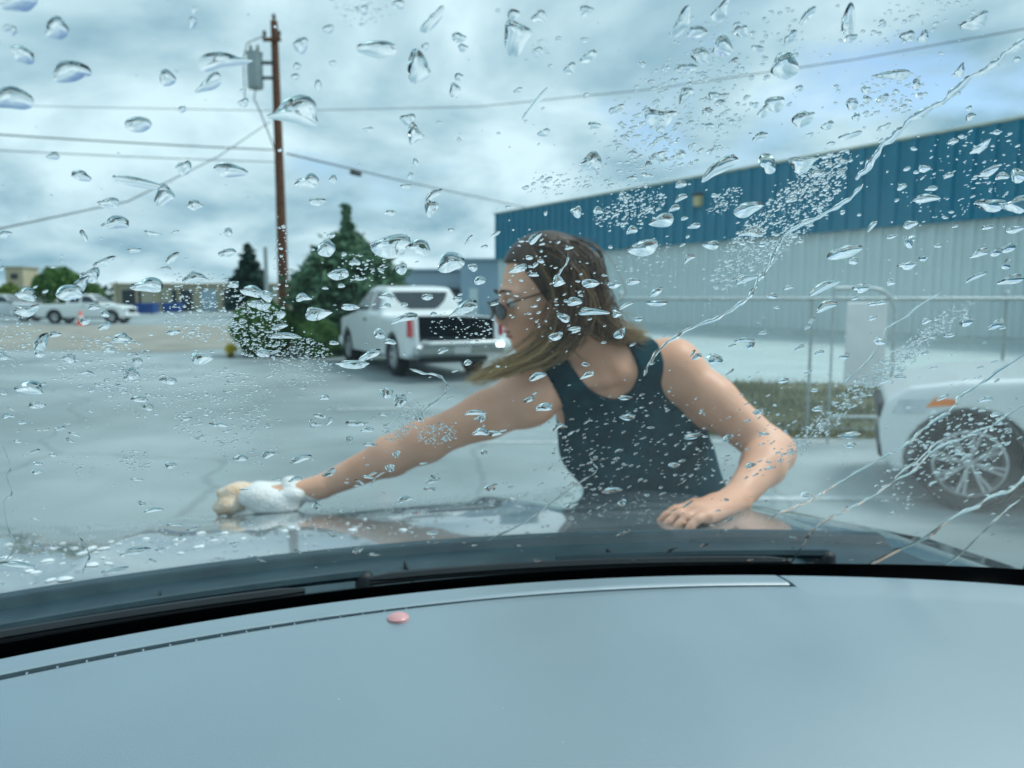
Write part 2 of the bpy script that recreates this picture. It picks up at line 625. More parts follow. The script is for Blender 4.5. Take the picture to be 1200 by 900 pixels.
class Field:
    def __init__(self, lo, hi, h):
        self.h = h
        self.lo = np.array(lo, float)
        self.n = np.ceil((np.array(hi, float) - self.lo) / h).astype(int) + 1
        self.a = np.full(tuple(self.n), 0.25, np.float32)
        self.ax = [self.lo[i] + np.arange(self.n[i]) * h for i in range(3)]

    def region(self, lo, hi):
        i0 = np.clip(np.floor((np.array(lo) - self.lo) / self.h).astype(int), 0, self.n - 1)
        i1 = np.clip(np.ceil((np.array(hi) - self.lo) / self.h).astype(int) + 1, 1, self.n)
        sl = tuple(slice(a, b) for a, b in zip(i0, i1))
        X, Y, Z = np.meshgrid(*[self.ax[k][sl[k]] for k in range(3)], indexing='ij')
        return sl, X, Y, Z

    def union(self, fn, lo, hi, k=0.0, pad=0.06):
        sl, X, Y, Z = self.region(np.array(lo) - pad, np.array(hi) + pad)
        if X.size == 0:
            return self
        d = fn(X, Y, Z).astype(np.float32)
        a = self.a[sl]
        if k > 0:
            hh = np.clip(0.5 + 0.5 * (a - d) / k, 0, 1)
            self.a[sl] = a * (1 - hh) + d * hh - k * hh * (1 - hh)
        else:
            self.a[sl] = np.minimum(a, d)
        return self

    def cut(self, fn, lo, hi, k=0.0, pad=0.06):
        sl, X, Y, Z = self.region(np.array(lo) - pad, np.array(hi) + pad)
        if X.size == 0:
            return self
        d = -fn(X, Y, Z).astype(np.float32)
        a = self.a[sl]
        if k > 0:
            hh = np.clip(0.5 - 0.5 * (a - d) / k, 0, 1)
            self.a[sl] = a * (1 - hh) + d * hh + k * hh * (1 - hh)
        else:
            self.a[sl] = np.maximum(a, d)
        return self

    def capsule(self, p, q, r0, r1, k=0.02, cut=False):
        p, q = np.array(p, float), np.array(q, float)
        d = q - p
        L2 = float(d @ d) + 1e-12

        def fn(X, Y, Z):
            t = np.clip(((X - p[0]) * d[0] + (Y - p[1]) * d[1] + (Z - p[2]) * d[2]) / L2, 0, 1)
            return np.sqrt((X - p[0] - t * d[0]) ** 2 + (Y - p[1] - t * d[1]) ** 2 + (Z - p[2] - t * d[2]) ** 2) - (r0 + (r1 - r0) * t)
        r = max(r0, r1)
        f = self.cut if cut else self.union
        return f(fn, np.minimum(p, q) - r, np.maximum(p, q) + r, k)

    def chain(self, pts, rad, k=0.02):
        for i in range(len(pts) - 1):
            self.capsule(pts[i], pts[i + 1], rad[i], rad[i + 1], k)
        return self

    def ellipsoid(self, c, r, axes=None, k=0.03, cut=False):
        c, r = np.array(c, float), np.array(r, float)
        A = np.eye(3) if axes is None else np.array(axes, float)

        def fn(X, Y, Z):
            dx, dy, dz = X - c[0], Y - c[1], Z - c[2]
            q = [(A[i, 0] * dx + A[i, 1] * dy + A[i, 2] * dz) for i in range(3)]
            k0 = np.sqrt(sum((q[i] / r[i]) ** 2 for i in range(3)))
            k1 = np.sqrt(sum((q[i] / r[i] ** 2) ** 2 for i in range(3))) + 1e-9
            return k0 * (k0 - 1) / k1
        m = r.max()
        f = self.cut if cut else self.union
        return f(fn, c - m, c + m, k)

    def net(self):
        a = self.a.copy()
        a[0], a[-1], a[:, 0], a[:, -1], a[:, :, 0], a[:, :, -1] = (0.25,) * 6
        return surface_net(a, self.lo, self.h)


def poly_sdf(Y, Z, poly):
    """Signed distance to a closed 2-D polygon (negative inside)."""
    poly = np.array(poly, float)
    d = np.full(Y.shape, 1e9)
    inside = np.zeros(Y.shape, bool)
    for i in range(len(poly)):
        a, b = poly[i], poly[(i + 1) % len(poly)]
        e = b - a
        t = np.clip(((Y - a[0]) * e[0] + (Z - a[1]) * e[1]) / (e @ e), 0, 1)
        d = np.minimum(d, (Y - a[0] - t * e[0]) ** 2 + (Z - a[1] - t * e[1]) ** 2)
        c = (a[1] > Z) != (b[1] > Z)
        xi = a[0] + (Z - a[1]) * e[0] / (e[1] if abs(e[1]) > 1e-9 else 1e-9)
        inside ^= c & (Y < xi)
    d = np.sqrt(d)
    return np.where(inside, -d, d)


def smax(a, b, k):
    h = np.clip(0.5 - 0.5 * (b - a) / k, 0, 1)
    return b * (1 - h) + a * h + k * h * (1 - h)


def smooth01(x, a, b):
    t = np.clip((x - a) / (b - a), 0, 1)
    return t * t * (3 - 2 * t)


# ------------------------------------------------------------------ ground
def sheet(name, poly, z, m, kind='structure'):
    """Flat sheet from a polygon (list of x, y)."""
    o = link(name, mesh_data(name, [(x, y, z) for x, y in poly], [list(range(len(poly)))], m))
    return tag(o, kind=kind)


gnd = MB()
xs = [-1500, -300, -80, -30, 0, 30, 80, 300, 1500]
ys = [-200, -30, 0, 15, 30, 60, 120, 400, 2500]
gv = [(x, y, 0) for y in ys for x in xs]
gf = [(j * 9 + i, j * 9 + i + 1, (j + 1) * 9 + i + 1, (j + 1) * 9 + i) for j in range(8) for i in range(8)]
tag(gnd.add(gv, gf).build('ground', M['asphalt']), kind='structure')

# tan gravel lot in the distance on the left, pale concrete in front of the warehouse, planted strip
gl = [G(-900, 411), G(60, 410), G(200, 413), G(262, 408), G(330, 396), G(420, 391), G(420, 381), G(150, 381), G(-900, 383)]
sheet('gravel_lot', [(p[0], p[1]) for p in gl], 0.004, M['gravel'])
ap = [(1.4, 14.2), (5.6, 13.6), (14, 13.0), (40, 12.0), (40, 20), (18, 24), (0, 51), (-3.5, 50)]
sheet('concrete_apron', ap, 0.004, M['apron'])
st = [(1.75, 8.55), (2.1, 8.35), (3.0, 8.2), (5.0, 8.1), (9.0, 7.95), (14.0, 7.8), (14.0, 12.9), (9.0, 13.3), (5.6, 13.5), (3.2, 13.7),
      (2.0, 12.9), (1.6, 11.0), (1.6, 9.0)]
sheet('verge', st, 0.004, M['soil'])


# ragged grass on the verge
def in_poly(x, y, poly):
    poly = np.array(poly)
    c = np.zeros(x.shape, bool)
    for i in range(len(poly)):
        a, b = poly[i], poly[(i + 1) % len(poly)]
        k = (a[1] > y) != (b[1] > y)
        xi = a[0] + (y - a[1]) * (b[0] - a[0]) / (b[1] - a[1] + 1e-12)
        c ^= k & (x < xi)
    return c


n = 30000
gx, gy = rng.uniform(1.6, 10, n), rng.uniform(7.9, 13.7, n)
ok = in_poly(gx, gy, st)
patch = np.sin(gx * 2.1 + 1.3 * np.sin(gy * 1.7)) + np.sin(gy * 2.9 + gx)
ok &= rng.random(n) < np.clip(0.62 + 0.3 * patch, 0.05, 1)
gx, gy = gx[ok], gy[ok]
n = len(gx)
hh = rng.uniform(0.05, 0.17, n) * (0.8 + 0.3 * np.clip(patch[ok], -1, 1))
an = rng.uniform(0, 2 * pi, n)
w = rng.uniform(0.006, 0.012, n)
lx, ly = rng.normal(0, 0.05, n), rng.normal(0, 0.05, n)
gvs = np.stack([np.stack([gx - w * np.cos(an), gy - w * np.sin(an), np.full(n, 0.002)], 1),
                np.stack([gx + w * np.cos(an), gy + w * np.sin(an), np.full(n, 0.002)], 1),
                np.stack([gx + lx, gy + ly, hh], 1)], 1).reshape(-1, 3)
gr = link('grass', fast_mesh('grass', gvs, np.arange(3 * n).reshape(-1, 3), M['grass'], False))
tag(gr, 'dry olive grass on the verge along the wire fence', 'grass', kind='stuff')

# painted stall lines
def stall_line(pa, pb, wdt, label):
    a, b = G(*pa), G(*pb)
    d = (b - a) / np.linalg.norm(b - a)
    nrm = np.array([-d[1], d[0], 0]) * wdt / 2
    m = 24
    vs, fs = [], []
    for i in range(m + 1):
        p = a + (b - a) * i / m
        e = nrm * (1 + 0.12 * np.array([random.uniform(-1, 1)] * 3))
        vs += [p - e + [0, 0, 0.005], p + e + [0, 0, 0.005]]
    for i in range(m):
        fs.append((2 * i, 2 * i + 2, 2 * i + 3, 2 * i + 1))
    o = link('parking_line', mesh_data('parking_line', vs, fs, M['line']))
    tag(o, label, 'parking line', 'worn parking lines on the asphalt', kind='structure')


stall_line((462, 519), (978, 517), 0.12, 'worn white parking line passing behind the woman')
stall_line((880, 585), (1500, 581), 0.12, 'worn white parking line running under the wheel of the parked car')
stall_line((395, 480), (520, 478), 0.12, 'short worn white parking line on the near side of the pickup')


# ------------------------------------------------------------------ plants
def leaf_cloud(pts, size, up=0.4, quad=True):
    """Leaf-sized faces centred on pts."""
    n = len(pts)
    a = rng.normal(size=(n, 3))
    a[:, 2] *= up
    a /= np.linalg.norm(a, axis=1)[:, None]
    b = np.cross(a, rng.normal(size=(n, 3)))
    b /= np.linalg.norm(b, axis=1)[:, None] + 1e-9
    s = (np.asarray(size) * rng.uniform(0.6, 1.4, n))[:, None]
    v = np.stack([pts - a * s, pts + b * s * 0.45, pts + a * s, pts - b * s * 0.45], 1).reshape(-1, 3)
    return v, np.arange(4 * n).reshape(-1, 4)


def conifer(base, hgt, rad, label, m, nb=110, per=70, size=0.16, group=None, low=0.06, droop=0.25, name='spruce_tree', top=1.0):
    t = thing(name, label, 'tree', base, random.uniform(0, 6), group)
    mb = MB()
    mb.tube([(0, 0, 0), (0.03, 0.02, hgt * 0.5), (0, 0, hgt * 0.97)], [rad * 0.075, rad * 0.05, 0.02], 8)
    pts, szs = [], []
    for i in range(nb):
        f = (i + random.random()) / nb
        z = hgt * (low + (0.97 - low) * f)
        r = rad * ((1 - f) ** 0.72 if top == 1.0 else (0.03 + 0.97 * smooth01(np.array(1 - f), .10, .44)) * (1 - .25 * smooth01(np.array(1 - f), .75, 1))) * random.uniform(0.55, 1.12) + 0.05
        a = i * 2.4 + random.uniform(-.4, .4)
        e = np.array([cos(a) * r, sin(a) * r, z - droop * r + random.uniform(-.1, .15)])
        s = np.array([0, 0, z])
        mb.tube([s, (s + e) / 2 + [0, 0, 0.06 * r], e], [0.035, 0.022, 0.008], 4, False)
        k = int(per * (0.35 + r / rad))
        u = rng.random(k) ** 0.65
        q = s + (e - s) * u[:, None]
        sp = 0.025 + 0.20 * r * (0.35 + 0.65 * np.sin(pi * np.clip(u, 0, 1)))[:, None]
        q = q + rng.normal(size=(k, 3)) * sp * [1, 1, 0.55]
        pts.append(q)
        szs.append(np.full(k, size * (.40 + .60 * min(1.0, float(r) / (.55 * rad)))))
    mb.build('trunk', M['bark'], t)
    v, f = leaf_cloud(np.concatenate(pts), np.concatenate(szs), 0.5)
    link('crown', fast_mesh('crown', v, f, m, False), t)
    return t


def bush(base, rx, ry, h, label, m, n=7000, size=0.055, name='round_bush', cat='bush', lump=0.10, group=None):
    t = thing(name, label, cat, base, 0, group)
    mb = MB()
    for i in range(9):
        a = i * 2 * pi / 9
        mb.tube([(0.05 * cos(a), 0.05 * sin(a), 0), (rx * .35 * cos(a), ry * .35 * sin(a), h * .4), (rx * .6 * cos(a + .3), ry * .6 * sin(a + .3), h * .75)],
                [0.025, 0.018, 0.008], 5, False)
    mb.build('stem', M['bark'], t)
    d = rng.normal(size=(n, 3))
    d /= np.linalg.norm(d, axis=1)[:, None]
    d[:, 2] = np.where(rng.random(n) < .7, np.abs(d[:, 2]), d[:, 2])
    lmp = 1 + lump * (np.sin(d[:, 0] * 7 + 1) * np.sin(d[:, 1] * 6) + 0.6 * np.sin(d[:, 2] * 9 + d[:, 0] * 5))
    r = (rng.random(n) ** 0.28) * lmp
    p = d * r[:, None] * [rx, ry, h * 0.52] + [0, 0, h * 0.48]
    p[:, 2] = np.maximum(p[:, 2], 0.02)
    v, f = leaf_cloud(p, size, 0.8)
    link('foliage', fast_mesh('foliage', v, f, m, False), t)
    return t


def gp(px, py_or_d, depth=None):
    """Ground point below photo column px at depth d."""
    p = P(px, 350, py_or_d)
    return (float(p[0]), float(p[1]), 0.0)


def hgt_at(py, d):
    return float(P(600, py, d)[2])


conifer(gp(408, 21), hgt_at(236, 21), 1.28, 'tall blue green spruce with a thin spire behind the white pickup', M['needles'], nb=190, per=120, size=0.115, low=0.03, droop=0.2, top=1.5)
conifer(gp(371, 22.3), hgt_at(286, 22.3), 0.78, 'shorter bushy evergreen leaning against the tall spruce', M['needles'], nb=110, per=100, size=0.11, low=0.04, top=1.9, name='evergreen_tree')
conifer(gp(293, 62), hgt_at(284, 62), 1.75, 'small dark conifer standing far off beside the utility pole', M['needles_dark'], nb=60, per=60, size=0.33, low=0.2, name='distant_conifer')
bush(gp(309, 20), 0.88, 0.80, 1.42, 'big rounded green bush at the foot of the utility pole', M['leaf'], 20000, 0.06)
bush(gp(372, 19.6), 0.62, 0.55, 0.98, 'low green bush under the tall spruce', M['leaf'], 6000, 0.055, name='low_bush')
bush(gp(268, 19.6), 0.16, 0.16, 0.34, 'small yellow flowering plant at the edge of the big bush', M['flower'], 700, 0.03, name='flowering_plant', cat='plant')
bush(gp(72, 95), 3.3, 3.0, 5.2, 'light green broadleaf tree top rising behind the far white pickup', M['leaf'], 5000, 0.30, name='broadleaf_tree', cat='tree')
bush(gp(108, 99), 1.5, 1.5, 3.4, 'small dark green shrub tree beside the far broadleaf tree', M['leaf'], 2500, 0.25, name='shrub_tree', cat='tree')
bush(gp(12, 90), 1.6, 1.5, 3.2, 'yellow green shrub below the far tan tower', M['leaf_light'], 2500, 0.22, name='yellow_shrub', cat='bush')
for k, (px, dd, hw, hh_) in enumerate(((150, 170, 7, 7.5), (205, 176, 9, 6.6), (252, 172, 8, 7), (330, 180, 9, 6.8), (520, 190, 10, 6.2), (-40, 165, 9, 7), (470, 185, 8, 6.4))):
    pass


# ------------------------------------------------------------------ utility pole, transformer and wires
PD = 23.0
pb = gp(332.5, PD)
ptop = hgt_at(37, PD)
t = thing('utility_pole', 'tall brown wooden utility pole rising from the bush, carrying a grey transformer', 'utility pole', pb)
mb = MB().tube([(0, 0, 0), (0, 0, ptop * .5), (-0.02, 0, ptop)], [0.17, 0.135, 0.10], 14)
pole = mb.build('pole', M['pole_wood'], t, True, 50)
MB().bbox((-0.32, -0.16, ptop - 0.60), (0.20, -0.08, ptop - 0.5), 0.01).build('crossarm', M['pole_wood'], t)
for x in (-0.27, -0.02, 0.15):
    zz = ptop - 0.5 if x != -0.02 else ptop
    MB().lathe([(0.0, zz), (0.03, zz), (0.03, zz + .06), (0.065, zz + .08), (0.05, zz + .13), (0.06, zz + .15), (0.035, zz + .2), (0, zz + .21)], 'z', 10, (x, -0.12 if x != -0.02 else 0, 0)).build('insulator', M['porcelain'], t, True)
z0, z1 = hgt_at(112, PD), hgt_at(72, PD)
xc = float(P(309.5, 90, PD)[0] - pb[0])
tr_ = MB().lathe([(0, z0), (0.21, z0), (0.225, z0 + .04), (0.225, z1 - .06), (0.24, z1 - .05), (0.24, z1 - .02), (0.1, z1 + .03), (0, z1 + .04)], 'z', 18, (xc, -0.1, 0))
to = tr_.build('transformer', M['grey_metal'], t, True, 40)
for dx in (-0.1, 0.1):
    MB().lathe([(0, z1), (0.035, z1), (0.05, z1 + .06), (0.03, z1 + .1), (0.05, z1 + .14), (0.02, z1 + .2), (0, z1 + .21)], 'z', 8, (xc + dx, -0.1, 0)).build('bushing', M['porcelain'], to, True)
for dz_ in (-.21, .21):
    MB().bbox((xc + .18, -.14, (z0 + z1) / 2 + dz_ - .04), (0, -.04, (z0 + z1) / 2 + dz_ + .04), .01).build('bracket', M['dark_metal'], t)
MB().tube([(xc - .32, -.1, z0 - .35), (xc - .33, -.1, z1 - .2), (xc - .2, -.1, z1 + .25), (-.3, -.1, ptop - .45)], 0.016, 5).build('jumper_wire', M['cable'], t)
MB().tube([(xc, -.1, z0), (xc - .05, -.1, z0 - .3), (xc + .1, -.1, z0 - .62), (-0.1, -.1, hgt_at(178, PD))], 0.018, 5).build('drop_wire', M['cable'], t)


def wire(pts, r, label, name='overhead_wire'):
    """pts: (px, py, depth); smoothed through."""
    q = np.array([P(*p) for p in pts])
    if len(q) == 2:
        q = np.array([q[0] + (q[1] - q[0]) * s - np.array([0, 0, 1]) * 4 * s * (1 - s) * 0.006 * np.linalg.norm(q[1] - q[0]) for s in np.linspace(0, 1, 14)])
    o = MB().tube(q, r * .72, 6).build(name, M['cable'], None, True)
    return tag(o, label, 'wire', 'overhead wires')


wire([(-420, 126, 15.0), (329, 176, PD)], 0.026, 'thicker upper cable running from the utility pole to the edge of the sky')
wire([(-420, 150, 15.5), (329, 190, PD)], 0.017, 'thinner lower cable running under the thick cable from the utility pole')
wire([(316, 143, PD), (255, 184, 19.0), (150, 236, 14.0), (0, 268, 10.5), (-300, 300, 8)], 0.016, 'slack service wire falling from the transformer towards the parked vehicles')
wire([(336, 180, PD), (480, 214, 36), (625, 245, 51)], 0.034, 'service cable running from the utility pole to the warehouse corner')
wire([(-300, 118, 30), (330, 130, 26), (560, 125, 24), (760, 105, 21), (1000, 70, 18), (1500, -20, 14)], 0.016, 'thin long wire crossing the sky above the warehouse roof')
sl = P(417, 203, 30.5)
dr = (P(430, 206, 31.6) - P(404, 199.5, 29.4))
tag(MB().tube([sl - dr * .22, sl - dr * .18, sl + dr * .18, sl + dr * .22], [.05, .10, .10, .05], 8).build('cable_splice', M['cable'], None, True),
    'short black splice sleeve on the cable towards the warehouse', 'splice')

# thin lamp standard and pale post near the pole
d = 34.0
b = gp(313, d)
t = thing('thin_pole', 'thin grey pole standing behind the utility pole', 'pole', b)
MB().tube([(0, 0, 0), (0, 0, hgt_at(290, d))], [0.11, 0.09], 8).build('shaft', M['grey_metal'], t, True, 50)
MB().bbox((-.16, -.16, 0), (.16, .16, .12), .02).build('foot', M['apron'], t)
d = 24.5
b = gp(350, d)
t = thing('pale_post', 'pale square post between the utility pole and the spruce', 'post', b)
MB().bbox((-.11, -.11, 0), (.11, .11, hgt_at(330, d)), .015).build('shaft', M['white_plastic'], t)
MB().bbox((-.13, -.13, hgt_at(330, d)), (.13, .13, hgt_at(330, d) + .05), .015).build('cap', M['grey_metal'], t)


# ------------------------------------------------------------------ warehouse with blue fascia
A = np.array([-0.87, 52.0])
B = np.array([16.3, 24.5])
dirw = (B - A) / np.linalg.norm(B - A)
C_end = B + dirw * 9.0
LEN = float(np.linalg.norm(C_end - A))
ang = math.atan2(dirw[1], dirw[0])
t = thing('warehouse', 'long metal warehouse with blue ribbed fascia over grey ribbed walls', 'building', (A[0], A[1], 0), ang)
HF, HT = 4.2, 7.05
# local x runs along the front, y = outward is negative (towards the camera side)
sgn = -1.0


def ribbed(width, z0, z1, y, ribs, depth, name, m):
    """One sheet of wall cladding: flat pan with trapezoid ribs."""
    prof = [(0, 0)]
    rw = width * 0.17
    for r in ribs:
        x = r * width
        prof += [(x - rw, 0), (x - rw * .45, depth), (x + rw * .45, depth), (x + rw, 0)]
    prof.append((width, 0))
    vs, fs = [], []
    for (x, dp) in prof:
        vs += [(x, y - dp, z0), (x, y - dp, z1)]
    k = len(prof)
    for i in range(k - 1):
        fs.append((2 * i, 2 * i + 2, 2 * i + 3, 2 * i + 1))
    o = len(vs)
    vs += [(0, y + .04, z0), (width, y + .04, z0), (width, y + .04, z1), (0, y + .04, z1)]
    fs += [(o + 1, o, o + 3, o + 2)]
    return mesh_data(name, vs, fs, m)


PW = 0.66
npan = int(LEN / PW)
low_me = ribbed(PW - 0.02, 0.25, HF + .05, 0.0, (0.5,), 0.12, 'wall_panel', M['grey_steel'])
up_me = ribbed(PW - 0.012, HF - .12, HT, -0.32, (0.5,), 0.12, 'fascia_panel', M['blue_steel'])
MB().box((0, 0.06, 0), (LEN, 14, HT - .25)).build('core', M['shadow_steel'], t)
for i in range(npan):
    link('wall_panel', low_me, t, (i * PW, 0, 0))
for i in range(npan):
    link('fascia_panel', up_me, t, (i * PW, 0, 0))
MB().box((-.02, -.275, HF - .10), (LEN, .05, HF - .04)).build('soffit', M['shadow_steel'], t)  # near-black strip: the overhang's shadow put into the colour
MB().bbox((-.1, -.42, HT), (LEN, 14, HT + .09), .02).build('roof_edge', M['trim_cream'], t)
MB().bbox((-.02, -.06, 0), (LEN, .05, .24), .01).build('plinth', M['apron'], t)
MB().box((-.06, -.275, HF - .12), (-.01, 14, HT)).build('end_panel', M['blue_steel'], t)
MB().box((-.06, .0, .0), (-.01, 14, HF - .13)).build('end_wall', M['grey_steel'], t)
# lamp on the fascia at photo (823, 237)
u = (823 - 600) / FPX
s_ = (A[0] - u * A[1]) / (u * dirw[1] - dirw[0])
lx_ = float(s_)
dl = float(A[1] + dirw[1] * s_)
lz = hgt_at(238, dl)
lampo = MB().bbox((lx_ - .22, -.66, lz - .26), (lx_ + .22, -.37, lz + .22), .05).build('wall_lamp', M['lamp_body'], t)
MB().bbox((lx_ - .26, -.74, lz + .22), (lx_ + .26, -.37, lz + .30), .02).build('lamp_hood', M['shadow_steel'], lampo)

# ------------------------------------------------------------------ other far buildings
def block(name, label, px0, px1, ptop_, d, depth, m, roof=None, extra=None, base=0.0):
    x0, x1 = float(P(px0, 350, d)[0]), float(P(px1, 350, d)[0])
    y = float(P(px0, 350, d)[1])
    h = hgt_at(ptop_, d)
    t = thing(name, label, 'building', ((x0 + x1) / 2, y, 0))
    w = (x1 - x0) / 2
    MB().bbox((-w, 0, base), (w, depth, h), .05).build('wall', m, t)
    MB().bbox((-w - .25, -.3, h), (w + .25, depth + .3, h + .22), .05).build('roof', roof or M['grey_metal'], t)
    return t, w, h


t, w, h = block('storage_shed', 'low beige storage building with dark bays behind the far pickup', 133, 335, 334, 88, 14, M['beige_wall'], M['tan_wall'])
for k, (u0, u1) in enumerate(((0.05, 0.16), (0.34, 0.46), (0.50, 0.60), (0.64, 0.74), (0.80, 0.92))):
    MB().bbox((-w + 2 * w * u0, -.05, .1), (-w + 2 * w * u1, .05, h * .82), .02).build('bay_panel', M['dark_open'] if k in (0, 1, 3) else M['pale_wall'], t)  # dark ones are flat panels coloured like the shade inside open bays
for k in range(9):
    xx = -w + 2 * w * (0.02 + k * .12)
    MB().bbox((xx - .12, -.22, 0), (xx + .12, -.06, h), .02).build('wall_post', M['tan_wall'], t)
t, w, h = block('long_grey_building', 'low pale blue building with a dark eave behind the white pickup', 452, 548, 318, 66, 16, M['pale_wall'], M['pale_blue_wall'])
MB().bbox((-w, -.5, h * .50), (w, -.06, h * .62), .03).build('canopy', M['dark_open'], t)
for k in range(5):
    MB().bbox((-w + w * .3 * k + .5, -.1, .1), (-w + w * .3 * k + 1.3, -.03, h * .46), .02).build('window', M['car_glass'], t)
t, w, h = block('pale_blue_annex', 'pale blue flat wall standing between the pickup and the warehouse', 540, 590, 306, 60, 10, M['pale_blue_wall'], M['pale_wall'])
MB().bbox((-w * .6, -.06, .1), (-w * .2, .04, 2.3), .02).build('door', M['grey_steel'], t)
t, w, h = block('tan_tower', 'tan square tower far off above the parked vehicles', 8, 29, 314, 120, 4, M['tan_wall'], M['beige_wall'])
MB().bbox((-w * .4, -.08, h * .72), (w * .4, .02, h * .86), .02).build('window', M['dark_open'], t)
t, w, h = block('white_shed', 'white flat roofed shed behind the far vehicles', -120, 62, 338, 100, 12, M['white_plastic'], M['grey_metal'])
MB().bbox((-w * .2, -.08, .1), (w * .1, .02, h * .8), .02).build('bay_panel', M['grey_steel'], t)
for k, (px, d, sc) in enumerate(((172, 74, 1.0), (202, 80, 1.0))):
    b = gp(px, d)
    t = thing('blue_bin', ('wide blue waste bin in front of the beige storage building', 'blue waste bin seen through fine spray on the windshield')[k], 'bin', b, 0.1 * k, 'blue bins')
    t.scale = (.58, .8, .8)
    vs = [(-1.3, -.7, .12), (1.3, -.7, .12), (1.3, .7, .12), (-1.3, .7, .12), (-1.5, -.85, 1.25), (1.5, -.85, 1.25), (1.5, .85, 1.25), (-1.5, .85, 1.25)]
    MB().add(vs, [(3, 2, 1, 0), (4, 5, 6, 7), (0, 1, 5, 4), (1, 2, 6, 5), (2, 3, 7, 6), (3, 0, 4, 7)]).build('tub', M['blue_bin'], t)
    MB().bbox((-1.55, -.9, 1.25), (1.55, .9, 1.36), .03).build('lid', M['blue_bin'], t)
    for sx in (-1, 1):
        MB().lathe([(0, -.05), (.12, -.05), (.12, .05), (0, .05)], 'x', 10, (sx * 1.1, -.6, .12)).build('wheel', M['rubber'], t)
# low dark tree line along the horizon
tl = []
for i in range(9000):
    a_ = random.uniform(0, 2 * pi)
    x = a_ * 330
    hb = 5.0 + 1.6 * sin(x * .09) + 1.3 * sin(x * .23 + 1) + 0.8 * sin(x * .61)
    r_ = 330 + random.uniform(-6, 6)
    tl.append((r_ * sin(a_), r_ * cos(a_), random.random() ** 0.7 * max(1.5, hb)))
v, f = leaf_cloud(np.array(tl), 1.6, 0.8)
tag(link('treeline', fast_mesh('treeline', v, f, M['needles_dark'], False)), 'far off low line of trees along the horizon', 'trees', kind='stuff')

# ------------------------------------------------------------------ wire fence with pipe rail and gate
FD = 8.5
fx0, fx1 = float(P(725, 350, FD)[0]), 11.0
t = thing('wire_fence', 'wire mesh fence with galvanised pipe rail in front of the warehouse', 'fence', (fx0, FD, 0), radians(-1.5))
FL = fx1 - fx0
FH = 1.5
MB().tube([(0, 0, FH), (FL, 0, FH)], 0.019, 8).build('top_rail', M['galv'], t, True, 50)
MB().tube([(0, 0, .06), (FL, 0, .06)], 0.012, 6).build('bottom_wire', M['galv'], t, True, 50)
for x in np.arange(0.02, FL, 1.05 * 2.0):
    pt = MB().tube([(x, .045, 0), (x, .045, FH + .05)], 0.017, 8).build('post', M['galv'], t, True, 50)
    MB().lathe([(0, FH + .09), (.02, FH + .08), (.032, FH + .05), (.032, FH + .03)][::-1], 'z', 8, (x, .045, 0)).build('post_cap', M['galv'], pt, True)
mb = MB()
step = 0.06
nn = int(FL / step)
for i in range(-int(FH / step), nn):
    for s in (1, -1):
        x0 = i * step
        a = [x0, x0 + FH]
        z = [0.05, FH - .02]
        if s < 0:
            z = z[::-1]
        p0, p1 = np.array([a[0], .003 * s, z[0]]), np.array([a[1], .003 * s, z[1]])
        if p1[0] < 0.02 or p0[0] > FL:
            continue
        if p0[0] < 0:
            p0 = p0 + (p1 - p0) * (-p0[0] / (p1[0] - p0[0]))
        if p1[0] > FL:
            p1 = p0 + (p1 - p0) * ((FL - p0[0]) / (p1[0] - p0[0]))
        mb.tube([p0, p1], 0.0022, 3, False)
tag(mb.build('wire_mesh', M['galv'], t), kind='stuff')

GD = 7.75
gx = float(P(1047, 350, GD)[0])
t = thing('pipe_gate', 'pipe gate leaf with rounded corner and pale panel beside the parked white car', 'gate', (gx, GD, 0), 0)
gh = hgt_at(338, GD)
pts = [(0, 0, .02), (0, 0, gh - .25)] + [(-.25 + .25 * cos(a), 0, gh - .25 + .25 * sin(a)) for a in np.linspace(0.2, pi / 2, 6)] + [(-.62, 0, gh)]
MB().tube(pts, 0.02, 8).build('gate_frame', M['galv'], t, True, 50)
MB().bbox((-.47, .03, .62), (-.06, .05, gh - .14), .008).build('gate_panel', M['white_plastic'], t)
MB().tube([(-.62, 0, gh), (-.62, 0, .02)], 0.012, 8).build('gate_stile', M['galv'], t, True, 50)
MB().tube([(-.62, 0, .3), (0, 0, .3)], 0.018, 8).build('gate_rail', M['galv'], t, True, 50)


